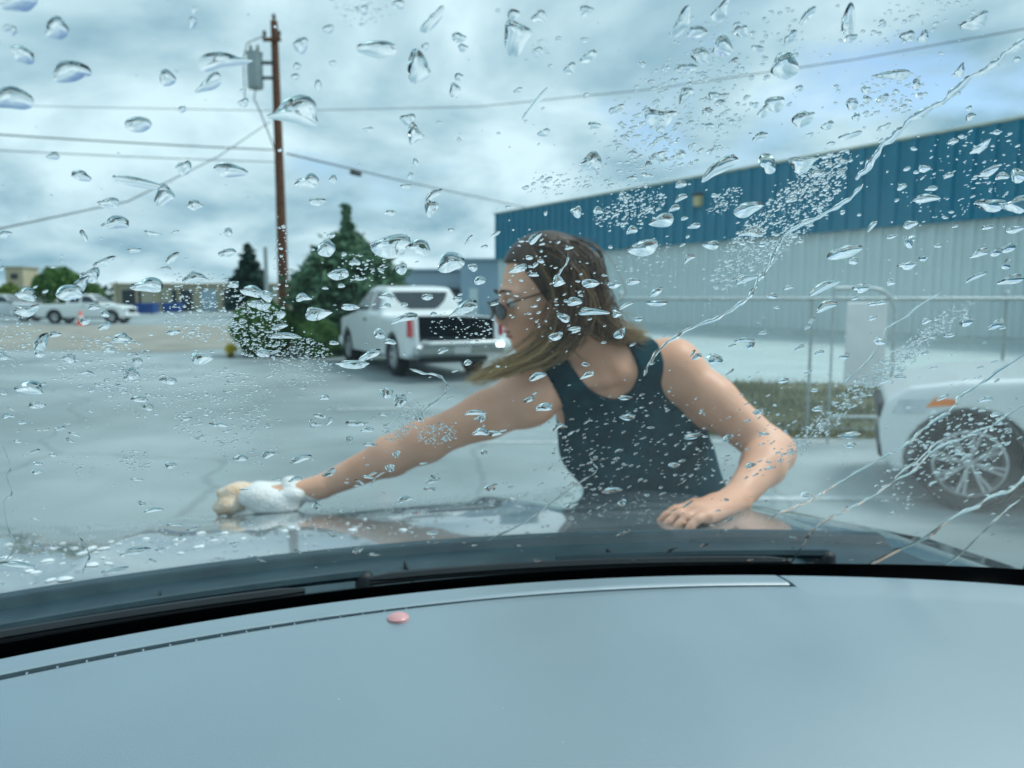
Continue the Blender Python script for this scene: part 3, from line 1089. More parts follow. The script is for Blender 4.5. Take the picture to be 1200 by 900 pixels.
# ------------------------------------------------------------------ vehicles
def wheel(parent, x, y, r, wdt, spokes=6, side=1, thin=False):
    """Tyre and rim about an axle along local x; side = +1 when the outer face looks to +x."""
    w = link('wheel', None, parent, (x, y, r))
    h = wdt / 2
    ri = r * (0.70 if thin else 0.62)
    # parts hang on a part: the tyre mesh is the wheel itself
    bpy.data.objects.remove(w)
    prof = [(ri, -h * .8), (r * .90, -h), (r * .98, -h * .8), (r, -h * .45), (r, h * .45), (r * .98, h * .8), (r * .90, h), (ri, h * .8), (ri * .97, h * .3), (ri * .97, -h * .3), (ri, -h * .8)]
    wo = MB().lathe(prof, 'x', 36).build('wheel', M['rubber'], parent, True, 40)
    wo.location = (x, y, r)
    s = side
    rim = MB()
    rim.lathe([(ri * .98, h * .75 * s), (ri * .92, h * .8 * s), (ri * .90, h * .55 * s), (ri * .86, -h * .3 * s), (ri * .97, -h * .5 * s)], 'x', 36)
    rim.lathe([(0, h * .66 * s), (r * .10, h * .66 * s), (r * .13, h * .5 * s), (r * .13, h * .2 * s), (0, h * .2 * s)], 'x', 16)
    for k in range(spokes):
        a = 2 * pi * k / spokes + .2
        for da in ((-0.10, 0.10) if thin else (0,)):
            a0, a1 = a, a + da
            ca, sa = cos(a0), sin(a0)
            cb, sb = cos(a1), sin(a1)
            hw = r * (.022 if thin else .07)
            p0 = np.array([h * .58 * s, ca * r * .09, sa * r * .09])
            p1 = np.array([h * .66 * s, cb * ri * .93, sb * ri * .93])
            t_ = np.array([0, -sb, cb]) * hw
            dz = np.array([-.035 * s, 0, 0])
            vs = [p0 - t_ * .9, p0 + t_ * .9, p1 + t_ * 1.3, p1 - t_ * 1.3]
            vs += [q + dz for q in vs]
            rim.add(vs, [(0, 1, 2, 3), (7, 6, 5, 4), (0, 4, 5, 1), (1, 5, 6, 2), (2, 6, 7, 3), (3, 7, 4, 0)])
    rim.build('rim', M['alloy'], wo, True, 30)
    disc = MB().lathe([(0, -h * .1 * s), (ri * .62, -h * .1 * s), (ri * .62, -h * .25 * s), (0, -h * .25 * s)], 'x', 24).build('brake_disc', M['dark_metal'], wo, True, 30)
    return wo


class Vehicle:
    def __init__(self, t, prof, W, belt, roof_z, roof_w, ends, h, paint, arch, zmin=0.2, y_round=0.30, k=0.05, cuts=()):
        self.t, self.W, self.belt, self.roof_z, self.roof_w = t, W, belt, roof_z, roof_w
        self.y0, self.y1 = ends
        self.yr = y_round
        lo = (-W - .08, self.y0 - .1, zmin - .08)
        hi = (W + .08, self.y1 + .1, roof_z + .12)
        F = Field(lo, hi, h)
        Y2, Z2 = np.meshgrid(F.ax[1], F.ax[2], indexing='ij')
        pd = poly_sdf(Y2, Z2, prof)[None]
        X = np.abs(F.ax[0])[:, None, None]
        wd = X - self.hw(Y2, Z2)[None]
        F.a = smax(pd + np.zeros_like(wd), wd * .96, k).astype(np.float32)
        for (ya, r) in arch:
            def fn(X, Y, Z, ya=ya, r=r):
                c = np.sqrt((Y - ya) ** 2 + (Z - r * .97) ** 2) - r * 1.17
                return np.maximum(c, (W - .34) - np.abs(X))
            F.cut(fn, (-W, ya - 1.2 * r - .1, 0), (W, ya + 1.2 * r + .1, 2.4 * r), 0.015)
        for c in cuts:
            F.cut(*c)
        v, q = F.net()
        me = fast_mesh('body', v, q, paint, True)
        sharp(me, 38)
        self.body = link('body', me, t)

    def hw(self, y, z):
        y, z = np.asarray(y, float), np.asarray(z, float)
        w = self.W - 0.025 * (np.clip((z - .75) / .5, -1, 1)) ** 2
        e0 = np.clip((self.y0 + self.yr * 2 - y) / (self.yr * 2), 0, 1)
        e1 = np.clip((y - self.y1 + self.yr * 2.6) / (self.yr * 2.6), 0, 1)
        w = w - 0.10 * e0 ** 2.5 - 0.26 * e1 ** 2.2
        up = np.clip((z - self.belt) / (self.roof_z - self.belt), 0, 1.2)
        return w - (self.W - self.roof_w) * up ** 1.1

    def side_pane(self, name, quad, m, off=.006, parent=None, th=.02, nu=8, nv=5, both=True):
        """quad: four (y, z) corners in order; laid on the flank."""
        out = []
        q = np.array(quad, float)
        for s in ((-1, 1) if both is True else (both,)):
            vs, fs = [], []
            for j in range(nv + 1):
                for i in range(nu + 1):
                    u, w = i / nu, j / nv
                    p = (q[0] * (1 - u) + q[1] * u) * (1 - w) + (q[3] * (1 - u) + q[2] * u) * w
                    vs.append((s * (float(self.hw(p[0], p[1])) + off), p[0], p[1]))
            for j in range(nv):
                for i in range(nu):
                    a = j * (nu + 1) + i
                    f = (a, a + 1, a + nu + 2, a + nu + 1)
                    fs.append(f if s > 0 else f[::-1])
            o = len(vs)
            vs += [(x - s * th, y, z) for x, y, z in vs]
            ring = [i for i in range(nu)] + [nu + (nu + 1) * j for j in range(nv)] + [(nu + 1) * nv + nu - i for i in range(nu)] + [(nu + 1) * (nv - j) for j in range(nv)]
            for a, b in zip(ring, ring[1:] + ring[:1]):
                f = (b, a, a + o, b + o)
                fs.append(f if s > 0 else f[::-1])
            ob = link(name, mesh_data(name, vs, fs, m, False), parent or self.t)
            sharp(ob.data, 30)
            out.append(ob)
        return out

    def cross_pane(self, name, a, b, inset, m, off=.008, th=.02, bow=.05):
        """Pane across the car from profile point a (bottom) to b (top)."""
        a, b = np.array(a, float), np.array(b, float)
        d = (b - a) / np.linalg.norm(b - a)
        nrm = np.array([d[1], -d[0]]) if a[0] > 0 else np.array([-d[1], d[0]])
        n = 8
        vs, fs = [], []
        for j in range(4):
            p = a + (b - a) * j / 3
            w = float(self.hw(p[0], p[1])) - inset
            for i in range(n + 1):
                u = -1 + 2 * i / n
                pp = p + nrm * (off + bow * (0 - u * u) * .35)
                vs.append((w * u, pp[0], pp[1]))
        for j in range(3):
            for i in range(n):
                k = j * (n + 1) + i
                fs.append((k, k + 1, k + n + 2, k + n + 1))
        o = len(vs)
        vs += [(x, y - nrm[0] * th, z - nrm[1] * th) for x, y, z in vs]
        for j in range(3):
            for e in (0, n):
                k = j * (n + 1) + e
                fs.append((k, k + n + 1, k + n + 1 + o, k + o))
        for i in range(n):
            fs.append((i, i + 1, i + 1 + o, i + o))
            k = 3 * (n + 1) + i
            fs.append((k, k + 1, k + 1 + o, k + o))
        return link(name, mesh_data(name, vs, fs, m, False), self.t)


def pickup(loc, rz, label, paint, h, gate_down=True, group=None, name='pickup_truck'):
    t = thing(name, label, 'truck', loc, rz, group)
    prof = [(-2.78, .52), (-2.80, .62), (-2.74, 1.16), (-1.02, 1.17), (-.92, 1.22), (-.72, 1.68), (-.60, 1.74), (.10, 1.78), (.42, 1.74), (1.18, 1.22), (1.30, 1.17),
            (2.30, 1.06), (2.50, .98), (2.60, .80), (2.60, .45), (2.45, .34), (-2.5, .38)]
    cuts = [(lambda X, Y, Z: np.maximum(np.maximum(np.abs(X) - .76, np.abs(Y + 1.95) - .93), .70 - Z), (-.8, -3.0, .6), (.8, -1.0, 1.4), .012)]
    v = Vehicle(t, prof, .93, 1.16, 1.76, .70, (-2.8, 2.6), h, paint, [(-1.62, .40), (1.72, .40)], zmin=.3, cuts=cuts, y_round=.2)
    for y in (-1.62, 1.72):
        for s in (-1, 1):
            wheel(t, s * .79, y, .40, .25, 6, s)
    v.side_pane('window', [(.02, 1.26), (.92, 1.26), (.45, 1.66), (.02, 1.67)], M['car_glass'])
    v.side_pane('rear_side_window', [(-.72, 1.26), (-.10, 1.26), (-.10, 1.67), (-.58, 1.64)], M['car_glass'])
    v.cross_pane('windshield', (1.12, 1.27), (.50, 1.69), .10, M['car_glass'], .02)
    v.cross_pane('rear_window', (-.875, 1.28), (-.735, 1.64), .12, M['car_glass'], .02)
    for dr in v.side_pane('door', [(-.02, .55), (1.05, .55), (1.05, 1.19), (-.02, 1.19)], paint, .007):
        s = 1 if dr.data.vertices[0].co.x > 0 else -1
        MB().bbox((s * .94 - .015, .06, 1.05), (s * .94 + .02, .22, 1.085), .008).build('handle', M['black_plastic'], dr)
    v.side_pane('rear_door', [(-.86, .62), (-.05, .55), (-.05, 1.19), (-.86, 1.19)], paint, .007)
    for s in (-1, 1):
        MB().bbox((s * .92 - .05, -2.80, .80), (s * .92 + .012 - .04 * (s < 0) * 0, -2.66, 1.13), .02).build('tail_light', M['tail_red'], t)
        MB().bbox((s * .98 - .10, .95, 1.20), (s * .98 + .10, 1.06, 1.38), .03).build('wing_mirror', M['black_plastic'], t)
        MB().bbox((s * .66 - .16, 2.47, .80), (s * .66 + .16, 2.60, .98), .04).build('headlight', M['head_lens'], t)
    MB().bbox((-.90, -2.98, .46), (.90, -2.78, .66), .04).build('rear_bumper', M['chrome'] if paint is not M['silver_paint'] else paint, t)
    MB().bbox((-.88, 2.5, .40), (.88, 2.68, .62), .05).build('front_bumper', paint, t)
    MB().bbox((-.45, 2.56, .66), (.45, 2.64, .92), .02).build('grille', M['black_plastic'], t)
    MB().bbox((-.16, -2.995, .50), (.16, -2.97, .63), .004).build('licence_plate', M['white_plastic'], t)
    if gate_down:
        g = MB().bbox((-.74, -3.28, .68), (.74, -2.79, .745), .02).build('tailgate', paint, t)
        MB().bbox((-.66, -3.22, .747), (.66, -2.84, .753), .002).build('gate_liner', M['bed_liner'], g)
    else:
        g = MB().bbox((-.76, -2.83, .68), (.76, -2.76, 1.15), .02).build('tailgate', paint, t)
        MB().bbox((-.12, -2.85, 1.02), (.12, -2.82, 1.08), .008).build('handle', M['black_plastic'], g)
    lin = MB()
    lin.box((-.755, -2.76, .705), (.755, -1.03, .715)).box((-.755, -1.04, .71), (.755, -1.03, 1.14)).box((-.757, -2.72, .71), (-.748, -1.03, 1.13)).box((.748, -2.72, .71), (.757, -1.03, 1.13))
    lin.build('bed_liner', M['bed_liner'], t)
    MB().bbox((-.70, -2.6, .30), (.70, 2.3, .42), .03).build('underbody', M['black_plastic'], t)
    return t


# white pickup in the middle distance: rear near wheel at (470, 440), front near wheel at (413, 424)
rw, fw = G(469, 441), G(412, 425)
dv = (fw - rw)[:2]
hd = dv / np.linalg.norm(dv)
rz = math.atan2(-hd[0], hd[1])
perp = np.array([hd[1], -hd[0]])
ctr = (rw[:2] + fw[:2]) / 2 + perp * .79 - hd * 0.05
pickup((ctr[0], ctr[1], 0), rz, 'white pickup truck parked with its tailgate down and an empty dark bed', M['white_paint'], 0.026)
# two far vehicles, side on, facing right
p1 = gp(103, 47)
pickup((p1[0], p1[1], 0), -pi / 2 + .05, 'far white pickup with its bonnet towards the beige storage building', M['white_paint'], 0.05, False, 'far white pickups')
p2 = gp(2, 51)
pickup((p2[0], p2[1], 0), -pi / 2 + .12, 'far silver pickup partly cut off, behind the far white pickup', M['silver_paint'], 0.05, False, 'far white pickups')

# traffic cone
b = G(95, 381)
t = thing('traffic_cone', 'orange traffic cone standing on the lot before the far white pickup', 'cone', tuple(b))
MB().lathe([(0, .02), (.26, .02), (.24, .05), (.20, .06), (.05, .78), (.035, .80), (0, .80)], 'z', 18).build('shell', M['cone_orange'], t, True, 40)
MB().bbox((-.30, -.30, 0), (.30, .30, .03), .01).build('base', M['rubber'], t)
MB().lathe([(.141, .34), (.152, .34), (.116, .52), (.108, .52)], 'z', 18).build('reflective_band', M['white_plastic'], t, True)


def hatchback(loc, rz, label, paint, h):
    t = thing('parked_car', label, 'car', loc, rz)
    prof = [(-1.95, .42), (-2.02, .60), (-1.98, .95), (-1.80, 1.06), (-1.62, 1.40), (-1.30, 1.47), (-.6, 1.50), (-.12, 1.44), (.52, 1.03), (.70, .975),
            (1.30, .93), (1.62, .86), (1.78, .74), (1.82, .55), (1.79, .30), (1.70, .22), (-1.85, .26)]
    v = Vehicle(t, prof, .89, 1.0, 1.5, .60, (-2.02, 1.82), h, paint, [(-1.27, .345), (1.24, .345)], zmin=.16, y_round=.26, k=.07)
    for y in (-1.27, 1.24):
        for s in (-1, 1):
            wheel(t, s * .785, y, .345, .22, 8, s, thin=True)
    v.side_pane('window', [(-.60, 1.04), (.32, 1.04), (-.15, 1.39), (-.60, 1.41)], M['car_glass'])
    v.side_pane('rear_side_window', [(-1.40, 1.06), (-.70, 1.04), (-.70, 1.41), (-1.25, 1.38)], M['car_glass'])
    v.cross_pane('windshield', (.48, 1.06), (-.10, 1.42), .09, M['car_glass'], .015)
    v.cross_pane('rear_window', (-1.79, 1.09), (-1.64, 1.36), .12, M['car_glass'], .015)
    for dr in v.side_pane('door', [(-.66, .34), (.50, .34), (.50, 1.0), (-.66, 1.0)], paint, .006):
        s = 1 if dr.data.vertices[0].co.x > 0 else -1
        MB().bbox((s * .895 - .012, -.58, .86), (s * .895 + .018, -.40, .89), .008).build('handle', M['chrome'], dr)
    for s in (-1, 1):
        # headlamp wraps round the corner, amber indicator at its rear tip
        for nm, quad, m_, off in (('headlight', [(1.54, .68), (1.74, .65), (1.70, .76), (1.48, .79)], M['head_lens'], .008),
                                  ('indicator', [(1.36, .755), (1.53, .725), (1.475, .80), (1.34, .795)], M['amber'], .009)):
            v.side_pane(nm, quad, m_, off, nu=6, nv=3, both=s)
        MB().bbox((s * .96 - .09, .25, 1.00), (s * .96 + .09, .39, 1.12), .03).build('wing_mirror', paint, t)
        MB().bbox((s * .74 - .12, -2.03, .78), (s * .74 + .08, -1.93, .98), .03).build('tail_light', M['tail_red'], t)
    MB().bbox((-.50, 1.76, .58), (.50, 1.83, .70), .02).build('grille', M['black_plastic'], t)
    MB().bbox((-.60, 1.74, .28), (.60, 1.815, .42), .03).build('lower_intake', M['black_plastic'], t)
    MB().bbox((-.74, -1.8, .17), (.74, 1.6, .30), .03).build('underbody', M['black_plastic'], t)
    return t


# nose faces left in the picture; front near wheel centre at (1130, 540), touching the ground at (1131, 598)
wp = G(1131, 597)
rzc = radians(90 - 24)
fwd = np.array([-sin(rzc), cos(rzc)])
rgt = np.array([cos(rzc), sin(rzc)])
near = -rgt if (-rgt)[1] < 0 else rgt            # flank that faces the camera
ctr = wp[:2] - fwd * 1.24 - near * .80
hatchback((ctr[0], ctr[1], 0), rzc, 'white car with alloy wheels parked nose first beside the wire fence', M['white_paint'], 0.016)


# ------------------------------------------------------------------ the car we sit in
PHI = radians(17)
CO = np.array([.12 * cos(PHI), .12 * sin(PHI), 0.0])
RM = np.array([[cos(PHI), -sin(PHI), 0], [sin(PHI), cos(PHI), 0], [0, 0, 1]])   # car -> world
car = thing('own_car', 'grey dashboard, wet windshield and dark glossy hood of the car being wiped', 'car', tuple(CO), PHI)


def to_car(p):
    return (np.asarray(p) - CO) @ RM


def to_world(p):
    return np.asarray(p) @ RM.T + CO


TR = 0.78                       # windshield rake (rise over run)
GZ0, GY0, GC = 1.14, 0.938, 0.284


def base_y(X):
    X = np.asarray(X, float)
    return GY0 - GC * X ** 2 - 0.35 * np.clip(np.abs(X) - .66, 0, 1) ** 2


def glass_z(X, Y, off=0.0):
    return GZ0 + off + (base_y(X) - Y) * TR


def glass_hit(px, py, off=0.0064):
    """Where the view rays through the given photo pixels leave the glass (car coordinates)."""
    r = ray(px, py) @ RM
    o = to_car(CAM)
    s = np.full(r.shape[:-1], 0.4)
    for _ in range(30):
        p = o + s[..., None] * r
        f = p[..., 2] - glass_z(p[..., 0], p[..., 1], off)
        e = 1e-4
        p2 = o + (s + e)[..., None] * r
        f2 = p2[..., 2] - glass_z(p2[..., 0], p2[..., 1], off)
        s = s - f / ((f2 - f) / e)
    return o + s[..., None] * r


def glass_normal(X):
    """Outward normal (up and forward)."""
    dx = -2 * GC * X
    n = np.stack([-dx * TR, np.full_like(X, TR), np.ones_like(X)], -1)
    return n / np.linalg.norm(n, axis=-1)[..., None]


def grid_mesh(name, P3, m, parent, thick=None, smooth=True, flip=False):
    """P3: (nv, nu, 3) points; thick: vector field or constant offset to close the sheet into a solid."""
    nv, nu = P3.shape[:2]
    vs = P3.reshape(-1, 3)
    fs = []
    for j in range(nv - 1):
        for i in range(nu - 1):
            a = j * nu + i
            q = (a, a + 1, a + nu + 1, a + nu)
            fs.append(q[::-1] if flip else q)
    if thick is not None:
        n0 = len(vs)
        vs = np.concatenate([vs, vs + np.broadcast_to(np.asarray(thick, float), P3.shape).reshape(-1, 3)])
        fs += [tuple(i + n0 for i in q[::-1]) for q in fs]
        ring = list(range(nu)) + [nu - 1 + nu * j for j in range(1, nv)] + [nu * (nv - 1) + i for i in range(nu - 2, -1, -1)] + [nu * j for j in range(nv - 2, 0, -1)]
        for a, b in zip(ring, ring[1:] + ring[:1]):
            q = (b, a, a + n0, b + n0)
            fs.append(q[::-1] if flip else q)
    me = mesh_data(name, vs, fs, m, smooth)
    if smooth:
        sharp(me, 35)
    return link(name, me, parent)


# windshield: 5 mm glass sheet
Xs = np.linspace(-.86, .86, 61)
Ts = np.linspace(-0.05, 0.84, 24)
XX, TT = np.meshgrid(Xs * 1.0, Ts)
YY = base_y(XX) - TT
in3 = np.stack([XX, YY, glass_z(XX, YY)], -1)
nn_ = glass_normal(XX)
grid_mesh('windshield', in3, M['pane'], car, nn_ * 0.005)
# black printed band along its foot (inside face)
Tb = np.array([-0.048, -.03, -.015, -.003, .008])
XB, TB = np.meshgrid(Xs, Tb)
YB = base_y(XB) - TB - 0.02 * np.clip(np.abs(XB) - .62, 0, 1)
fr = np.stack([XB, YB, glass_z(XB, YB)], -1) - glass_normal(XB) * .0012
grid_mesh('windshield_band', fr, M['frit'], car, -glass_normal(XB) * .0006)

# dash top with a separate defroster strip
DE = 0.050
XP = 0.485


def dash_z(s, X):
    s = np.asarray(s, float)
    edge = -0.045 * np.clip(1 - s / .012, 0, 1) ** 2
    z = 1.1525 + edge - 0.05 * np.clip(s - .06, 0, 2) - .10 * np.clip(s - .2, 0, 2) ** 2 - .9 * np.clip(s - .52, 0, 2) ** 2
    return z - 0.02 * np.clip(np.abs(X), 0, 1) ** 2


def seam_s(X):
    return 0.052 - 0.010 * np.clip((X + .3) / .8, 0, 1)


def seam_w(X):
    return 0.0085 - 0.0062 * smooth01(np.asarray(X, float), -.42, .12)


def dash_pt(X, s, dz=0.0):
    X, s = np.broadcast_arrays(np.asarray(X, float), np.asarray(s, float))
    return np.stack([X, base_y(X) - DE - s, dash_z(s, X) + dz], -1)


dash = None
xl = np.concatenate([np.linspace(-.84, XP - .003, 70)])
s_main = np.concatenate([[0.0, .0025, .006], np.linspace(.012, .1, 8), np.linspace(.13, .75, 26)])
rows = []
for s in np.linspace(0, 1, 30):
    st0 = seam_s(xl) + seam_w(xl) / 2
    rows.append(dash_pt(xl, st0 + (0.78 - st0) * s ** 1.3, -0.0035 * np.exp(-(s * .74 / .004))))
dash = grid_mesh('dashboard', np.array(rows), M['dash'], car, (0, 0, -.03), flip=True)
xr = np.linspace(XP, .84, 26)
ss_ = np.concatenate([[0, .002, .005, .009], np.linspace(.013, .78, 34)])
rows = [dash_pt(xr, s, -.004 * smooth01(np.array(s), .052, .058) ) for s in ss_]
grid_mesh('dash_end_panel', np.array(rows), M['dash'], dash, (0, 0, -.03), flip=True)
xd = np.linspace(-.84, XP - .004, 70)
rows = []
for f in np.linspace(0, 1, 12):
    s1 = seam_s(xd) - seam_w(xd) / 2
    rows.append(dash_pt(xd, s1 * f, -0.002 * smooth01(np.array(f), .93, 1.0)))
dstrip = grid_mesh('defroster_strip', np.array(rows), M['dash'], dash, (0, 0, -.02), flip=True)
rows = [dash_pt(xd, seam_s(xd) + o, -.016) for o in (-.03, -.01, .01, .03)]
grid_mesh('vent_channel', np.array(rows), M['dash_dark'], dash, (0, 0, -.004), flip=True)
# little ribs bridging the vent slot
for X in np.arange(-.70, .02, .0245):
    c = dash_pt(X, float(seam_s(X)))
    hw = float(seam_w(X)) * .5
    MB().bbox((c[0] - .0009, c[1] - hw - .001, c[2] - .014), (c[0] + .0009, c[1] - hw * .35, c[2] - .002), .0004).build('vent_rib', M['dash'], dash)
# pink light sensor on the seam
xs_ = glass_hit(np.array(467.0), np.array(724.0))
best = None
o_ = to_car(CAM)
rr = ray(467, 724) @ RM
for s in np.linspace(.4, 1.4, 2000):
    p = o_ + s * rr
    sq = float(base_y(p[0]) - DE - p[1])
    if p[2] < dash_z(sq, p[0]) + .002:
        best = p
        break
mb = MB()
mb.lathe([(0, .0040), (.006, .0036), (.0095, .0022), (.0118, .0003), (.0118, -.004), (0, -.004)], 'z', 24, (best[0], best[1] + .002, best[2]))
sens = mb.build('light_sensor', M['pink'], dash, True, 50)
sens['label'] = 'small pink domed light sensor on the dash seam'

# specks of lint on the dash top
for k, (px, py, r) in enumerate(((397, 820, .0011), (723, 790, .0006), (1108, 741, .0008), (590, 830, .0005), (828, 829, .0005), (905, 762, .0005), (300, 800, .0005), (660, 870, .0006))):
    rr = ray(px, py) @ RM
    for s in np.linspace(.3, 1.2, 4000):
        p = o_ + s * rr
        sq = float(base_y(p[0]) - DE - p[1])
        if p[2] < dash_z(sq, p[0]) + (-.004 if p[0] > XP and sq > .055 else 0):
            break
    p = to_world(p)
    vs = [(r * a * random.uniform(.7, 1.3), r * b * random.uniform(.7, 1.3), r * c * .7) for a, b, c in ((1, 0, .4), (0, 1, .5), (-1, 0, .4), (0, -1, .3), (.3, .2, 1.2), (0, 0, -.2))]
    o = link('lint_speck', mesh_data('lint_speck', vs, [(0, 1, 4), (1, 2, 4), (2, 3, 4), (3, 0, 4), (1, 0, 5), (2, 1, 5), (3, 2, 5), (0, 3, 5)], M['lint']), None, tuple(p))
    tag(o, ('largest white lint speck on the dash, below the pink sensor', 'pale lint speck on the dash below the end of the defroster seam', 'pale lint speck near the far end of the dash', 'lint speck on the dash between the two biggest specks', 'lint speck on the middle of the dash top', 'lint speck on the dash under the crease', 'lint speck on the dash close to the vent slot', 'lint speck nearest the lower edge of the dash')[k], 'lint', 'lint specks on the dash')


# hood
def hood_half(Y):
    Y = np.asarray(Y, float)
    return .80 - 0.17 * np.clip((Y - 1.2) / 1.0, 0, 1.2) ** 1.9


def hood_z(X, Y):
    X, Y = np.asarray(X, float), np.asarray(Y, float)
    d = Y - 1.15
    z = 1.108 - .045 * d - .15 * d ** 2 - .9 * np.clip(Y - 2.05, 0, 1) ** 1.5
    u = np.abs(X) / hood_half(Y)
    z = z - .014 * u ** 2 - .35 * np.clip(u - .93, 0, 1) ** 1.5 + .016 * np.exp(-((u - .86) / .10) ** 2) * np.clip(d * 2, 0, 1)
    z = z + .006 * np.exp(-((np.abs(X) - .42 + .12 * d) / .035) ** 2)        # two soft creases
    return z


def hood_rear(X):
    return 1.168 - .20 * np.asarray(X) ** 2


U = np.linspace(-1, 1, 61)
V = np.concatenate([[0, .004, .01], np.linspace(.02, 1, 44)])
pts = []
for v in V:
    row = []
    for u in U:
        Y = 1.15 + v * 1.09
        X = u * float(hood_half(Y))
        Y = hood_rear(X) + v * (2.24 - hood_rear(X))
        X = u * float(hood_half(Y))
        z = float(hood_z(X, Y)) - .006 * max(0, 1 - v / .01) ** 2
        row.append((X, Y, z))
    pts.append(row)
hood = grid_mesh('hood', np.array(pts), M['hood_paint'], car, (0, 0, -.012))
# fenders and nose below the hood edge
for s in (-1, 1):
    pts = []
    Yv = np.linspace(.62, 2.20, 34)
    for k, (dx, dz) in enumerate(((.004, .0), (.06, -.006), (.12, -.03), (.15, -.09), (.165, -.25), (.15, -.50), (.11, -.62))):
        row = []
        for Y in Yv:
            hw = float(hood_half(max(Y, 1.0)))
            z = float(hood_z(hw * .999, max(Y, 1.12))) - .003
            row.append((s * (hw + dx * float(np.interp(Y, [.7, 1.1, 1.35, 1.65, 2.2], [2.2, 1.9, .9, .40, .35]))), Y, z + dz))
        pts.append(row)
    grid_mesh('fender', np.array(pts), M['hood_paint'], car, (-s * .01, 0, 0), flip=(s > 0))
pts = []
for (dy, dz) in ((.004, -.004), (.04, -.03), (.07, -.10), (.09, -.22), (.08, -.42), (.0, -.55)):
    pts.append([(u * (float(hood_half(2.24)) + .04), 2.24 + dy - .10 * u * u, float(hood_z(0, 2.24)) + dz - .02 * u * u) for u in np.linspace(-1, 1, 25)])
grid_mesh('front_bumper', np.array(pts), M['hood_paint'], car, (0, -.012, 0))
for s in (-1, 1):
    wheel(car, s * .70, 1.62, .33, .20, 5, s)

# cowl: black plastic tray between glass and hood
Xc = np.linspace(-.84, .84, 57)
prof_c = [(-.02, -.055), (.02, -.040), (.045, -.038), (.05, -.030), (.085, -.028), (.09, -.036), (.15, -.034), (.158, -.022), (.168, -.020), (.172, -.05)]
pts = []
for (f, dz) in prof_c:
    y = base_y(Xc) + .0 + (hood_rear(Xc) - base_y(Xc) + .008) * ((f + .02) / .192)
    pts.append(np.stack([Xc, y, GZ0 + dz - .018 * np.clip(np.abs(Xc), 0, 1) ** 2 + 0.0 * Xc], -1))
cowl = grid_mesh('cowl_panel', np.array(pts), M['cowl'], car, (0, 0, -.012))
for X in (-.60, -.28, .05, .36, .64):
    y0 = float(base_y(X)) + .035
    MB().bbox((X - .0015, y0, GZ0 - .05), (X + .0015, y0 + .13, GZ0 - .026), .0005).build('cowl_joint', M['black_plastic'], cowl)
# rubber seal along the rear of the hood
yy = hood_rear(Xc) - .006
MB().tube(np.stack([Xc, yy, np.array([float(hood_z(min(abs(x), .74), 1.16)) for x in Xc]) - .004], -1), .0055, 6).build('hood_seal', M['rubber'], car, True)


# wipers lying along the foot of the glass
def wiper(x_pivot, x_tip, tip_t):
    """Pivot in the cowl near x_pivot, blade along the glass foot up to x_tip."""
    w = link('wiper', None, car)
    n = 16
    xs = np.linspace(x_pivot, x_tip, n)
    t_ = np.linspace(-.035, tip_t, n)
    y = base_y(xs) - t_
    z = glass_z(xs, y, .022 - .006 * np.linspace(0, 1, n))
    arm = MB().tube(np.stack([xs[:11], y[:11] + .02, z[:11] + .004], -1), np.linspace(.0075, .005, 11), 6)
    bpy.data.objects.remove(w)
    ao = arm.build('wiper_arm', M['cowl'], car, True, 50)
    MB().lathe([(0, .008), (.008, .007), (.012, .002), (.013, -.03), (0, -.03)], 'z', 16, (x_pivot, float(y[0]) + .02, float(z[0]))).build('pivot_cap', M['black_plastic'], ao, True, 50)
    xb = np.linspace(x_pivot + (x_tip - x_pivot) * .12, x_tip + (x_tip - x_pivot) * .12, 22)
    tb = np.interp(xb, np.sort([x_pivot, x_tip]), [t_[0], t_[-1]] if x_tip > x_pivot else [t_[-1], t_[0]]) + .006
    yb = base_y(xb) - tb
    zb = glass_z(xb, yb, .0185)
    MB().tube(np.stack([xb, yb, zb], -1), np.concatenate([[.003], np.full(20, .0062), [.003]]), 6).build('wiper_blade', M['black_plastic'], ao, True, 50)
    MB().tube(np.stack([xb, yb - .004, glass_z(xb, yb - .004, .0105)], -1), .0028, 5).build('blade_edge', M['rubber'], ao, True, 50)
    return ao


wiper(-.02, -.66, -.020)
wiper(.62, .05, -.022)

# cabin: pillars, roof, doors, rear trim (all out of the frame, they shade the dash and the glass)
for s in (-1, 1):
    q = []
    for t_ in np.linspace(-.05, .86, 12):
        x = s * .875
        y = float(base_y(np.array(x))) - t_
        q.append((x, y, float(glass_z(x, y)) + .0))
    MB().tube(q, .042, 10).build('pillar', M['cabin_trim'], car, True, 60)
XR = np.linspace(-.9, .9, 21)
rows = []
for f in np.linspace(0, 1, 14):
    yt = base_y(XR) - .82
    zt = glass_z(XR, yt) + .01
    y_ = yt * (1 - f) + (-1.45) * f
    rows.append(np.stack([XR, y_, zt + .05 * np.sin(pi * min(1, f * 1.3)) - .10 * f - .05 * np.abs(XR / .9) ** 6 * f], -1))
grid_mesh('roof', np.array(rows), M['cabin_trim'], car, (0, 0, .02), flip=True)
for s in (-1, 1):
    dr_ = MB().bbox((s * .90 - .03, -1.45, .42), (s * .90 + .03, .72, 1.13), .02).build('door', M['cabin_trim'], car)
    MB().bbox((s * .885 - .003, -1.45, 1.13), (s * .885 + .003, .36, 1.62), .001).build('side_window', M['pane'], dr_)
    MB().bbox((s * .885 - .03, -.62, 1.13), (s * .885 + .03, -.52, 1.72), .01).build('door_post', M['cabin_trim'], dr_)
MB().bbox((-.88, -1.50, .42), (.88, -1.44, 1.72), .02).build('rear_bulkhead', M['cabin_trim'], car)
MB().bbox((-.9, -1.45, .38), (.9, .75, .42), .01).build('cabin_floor', M['cabin_trim'], car)

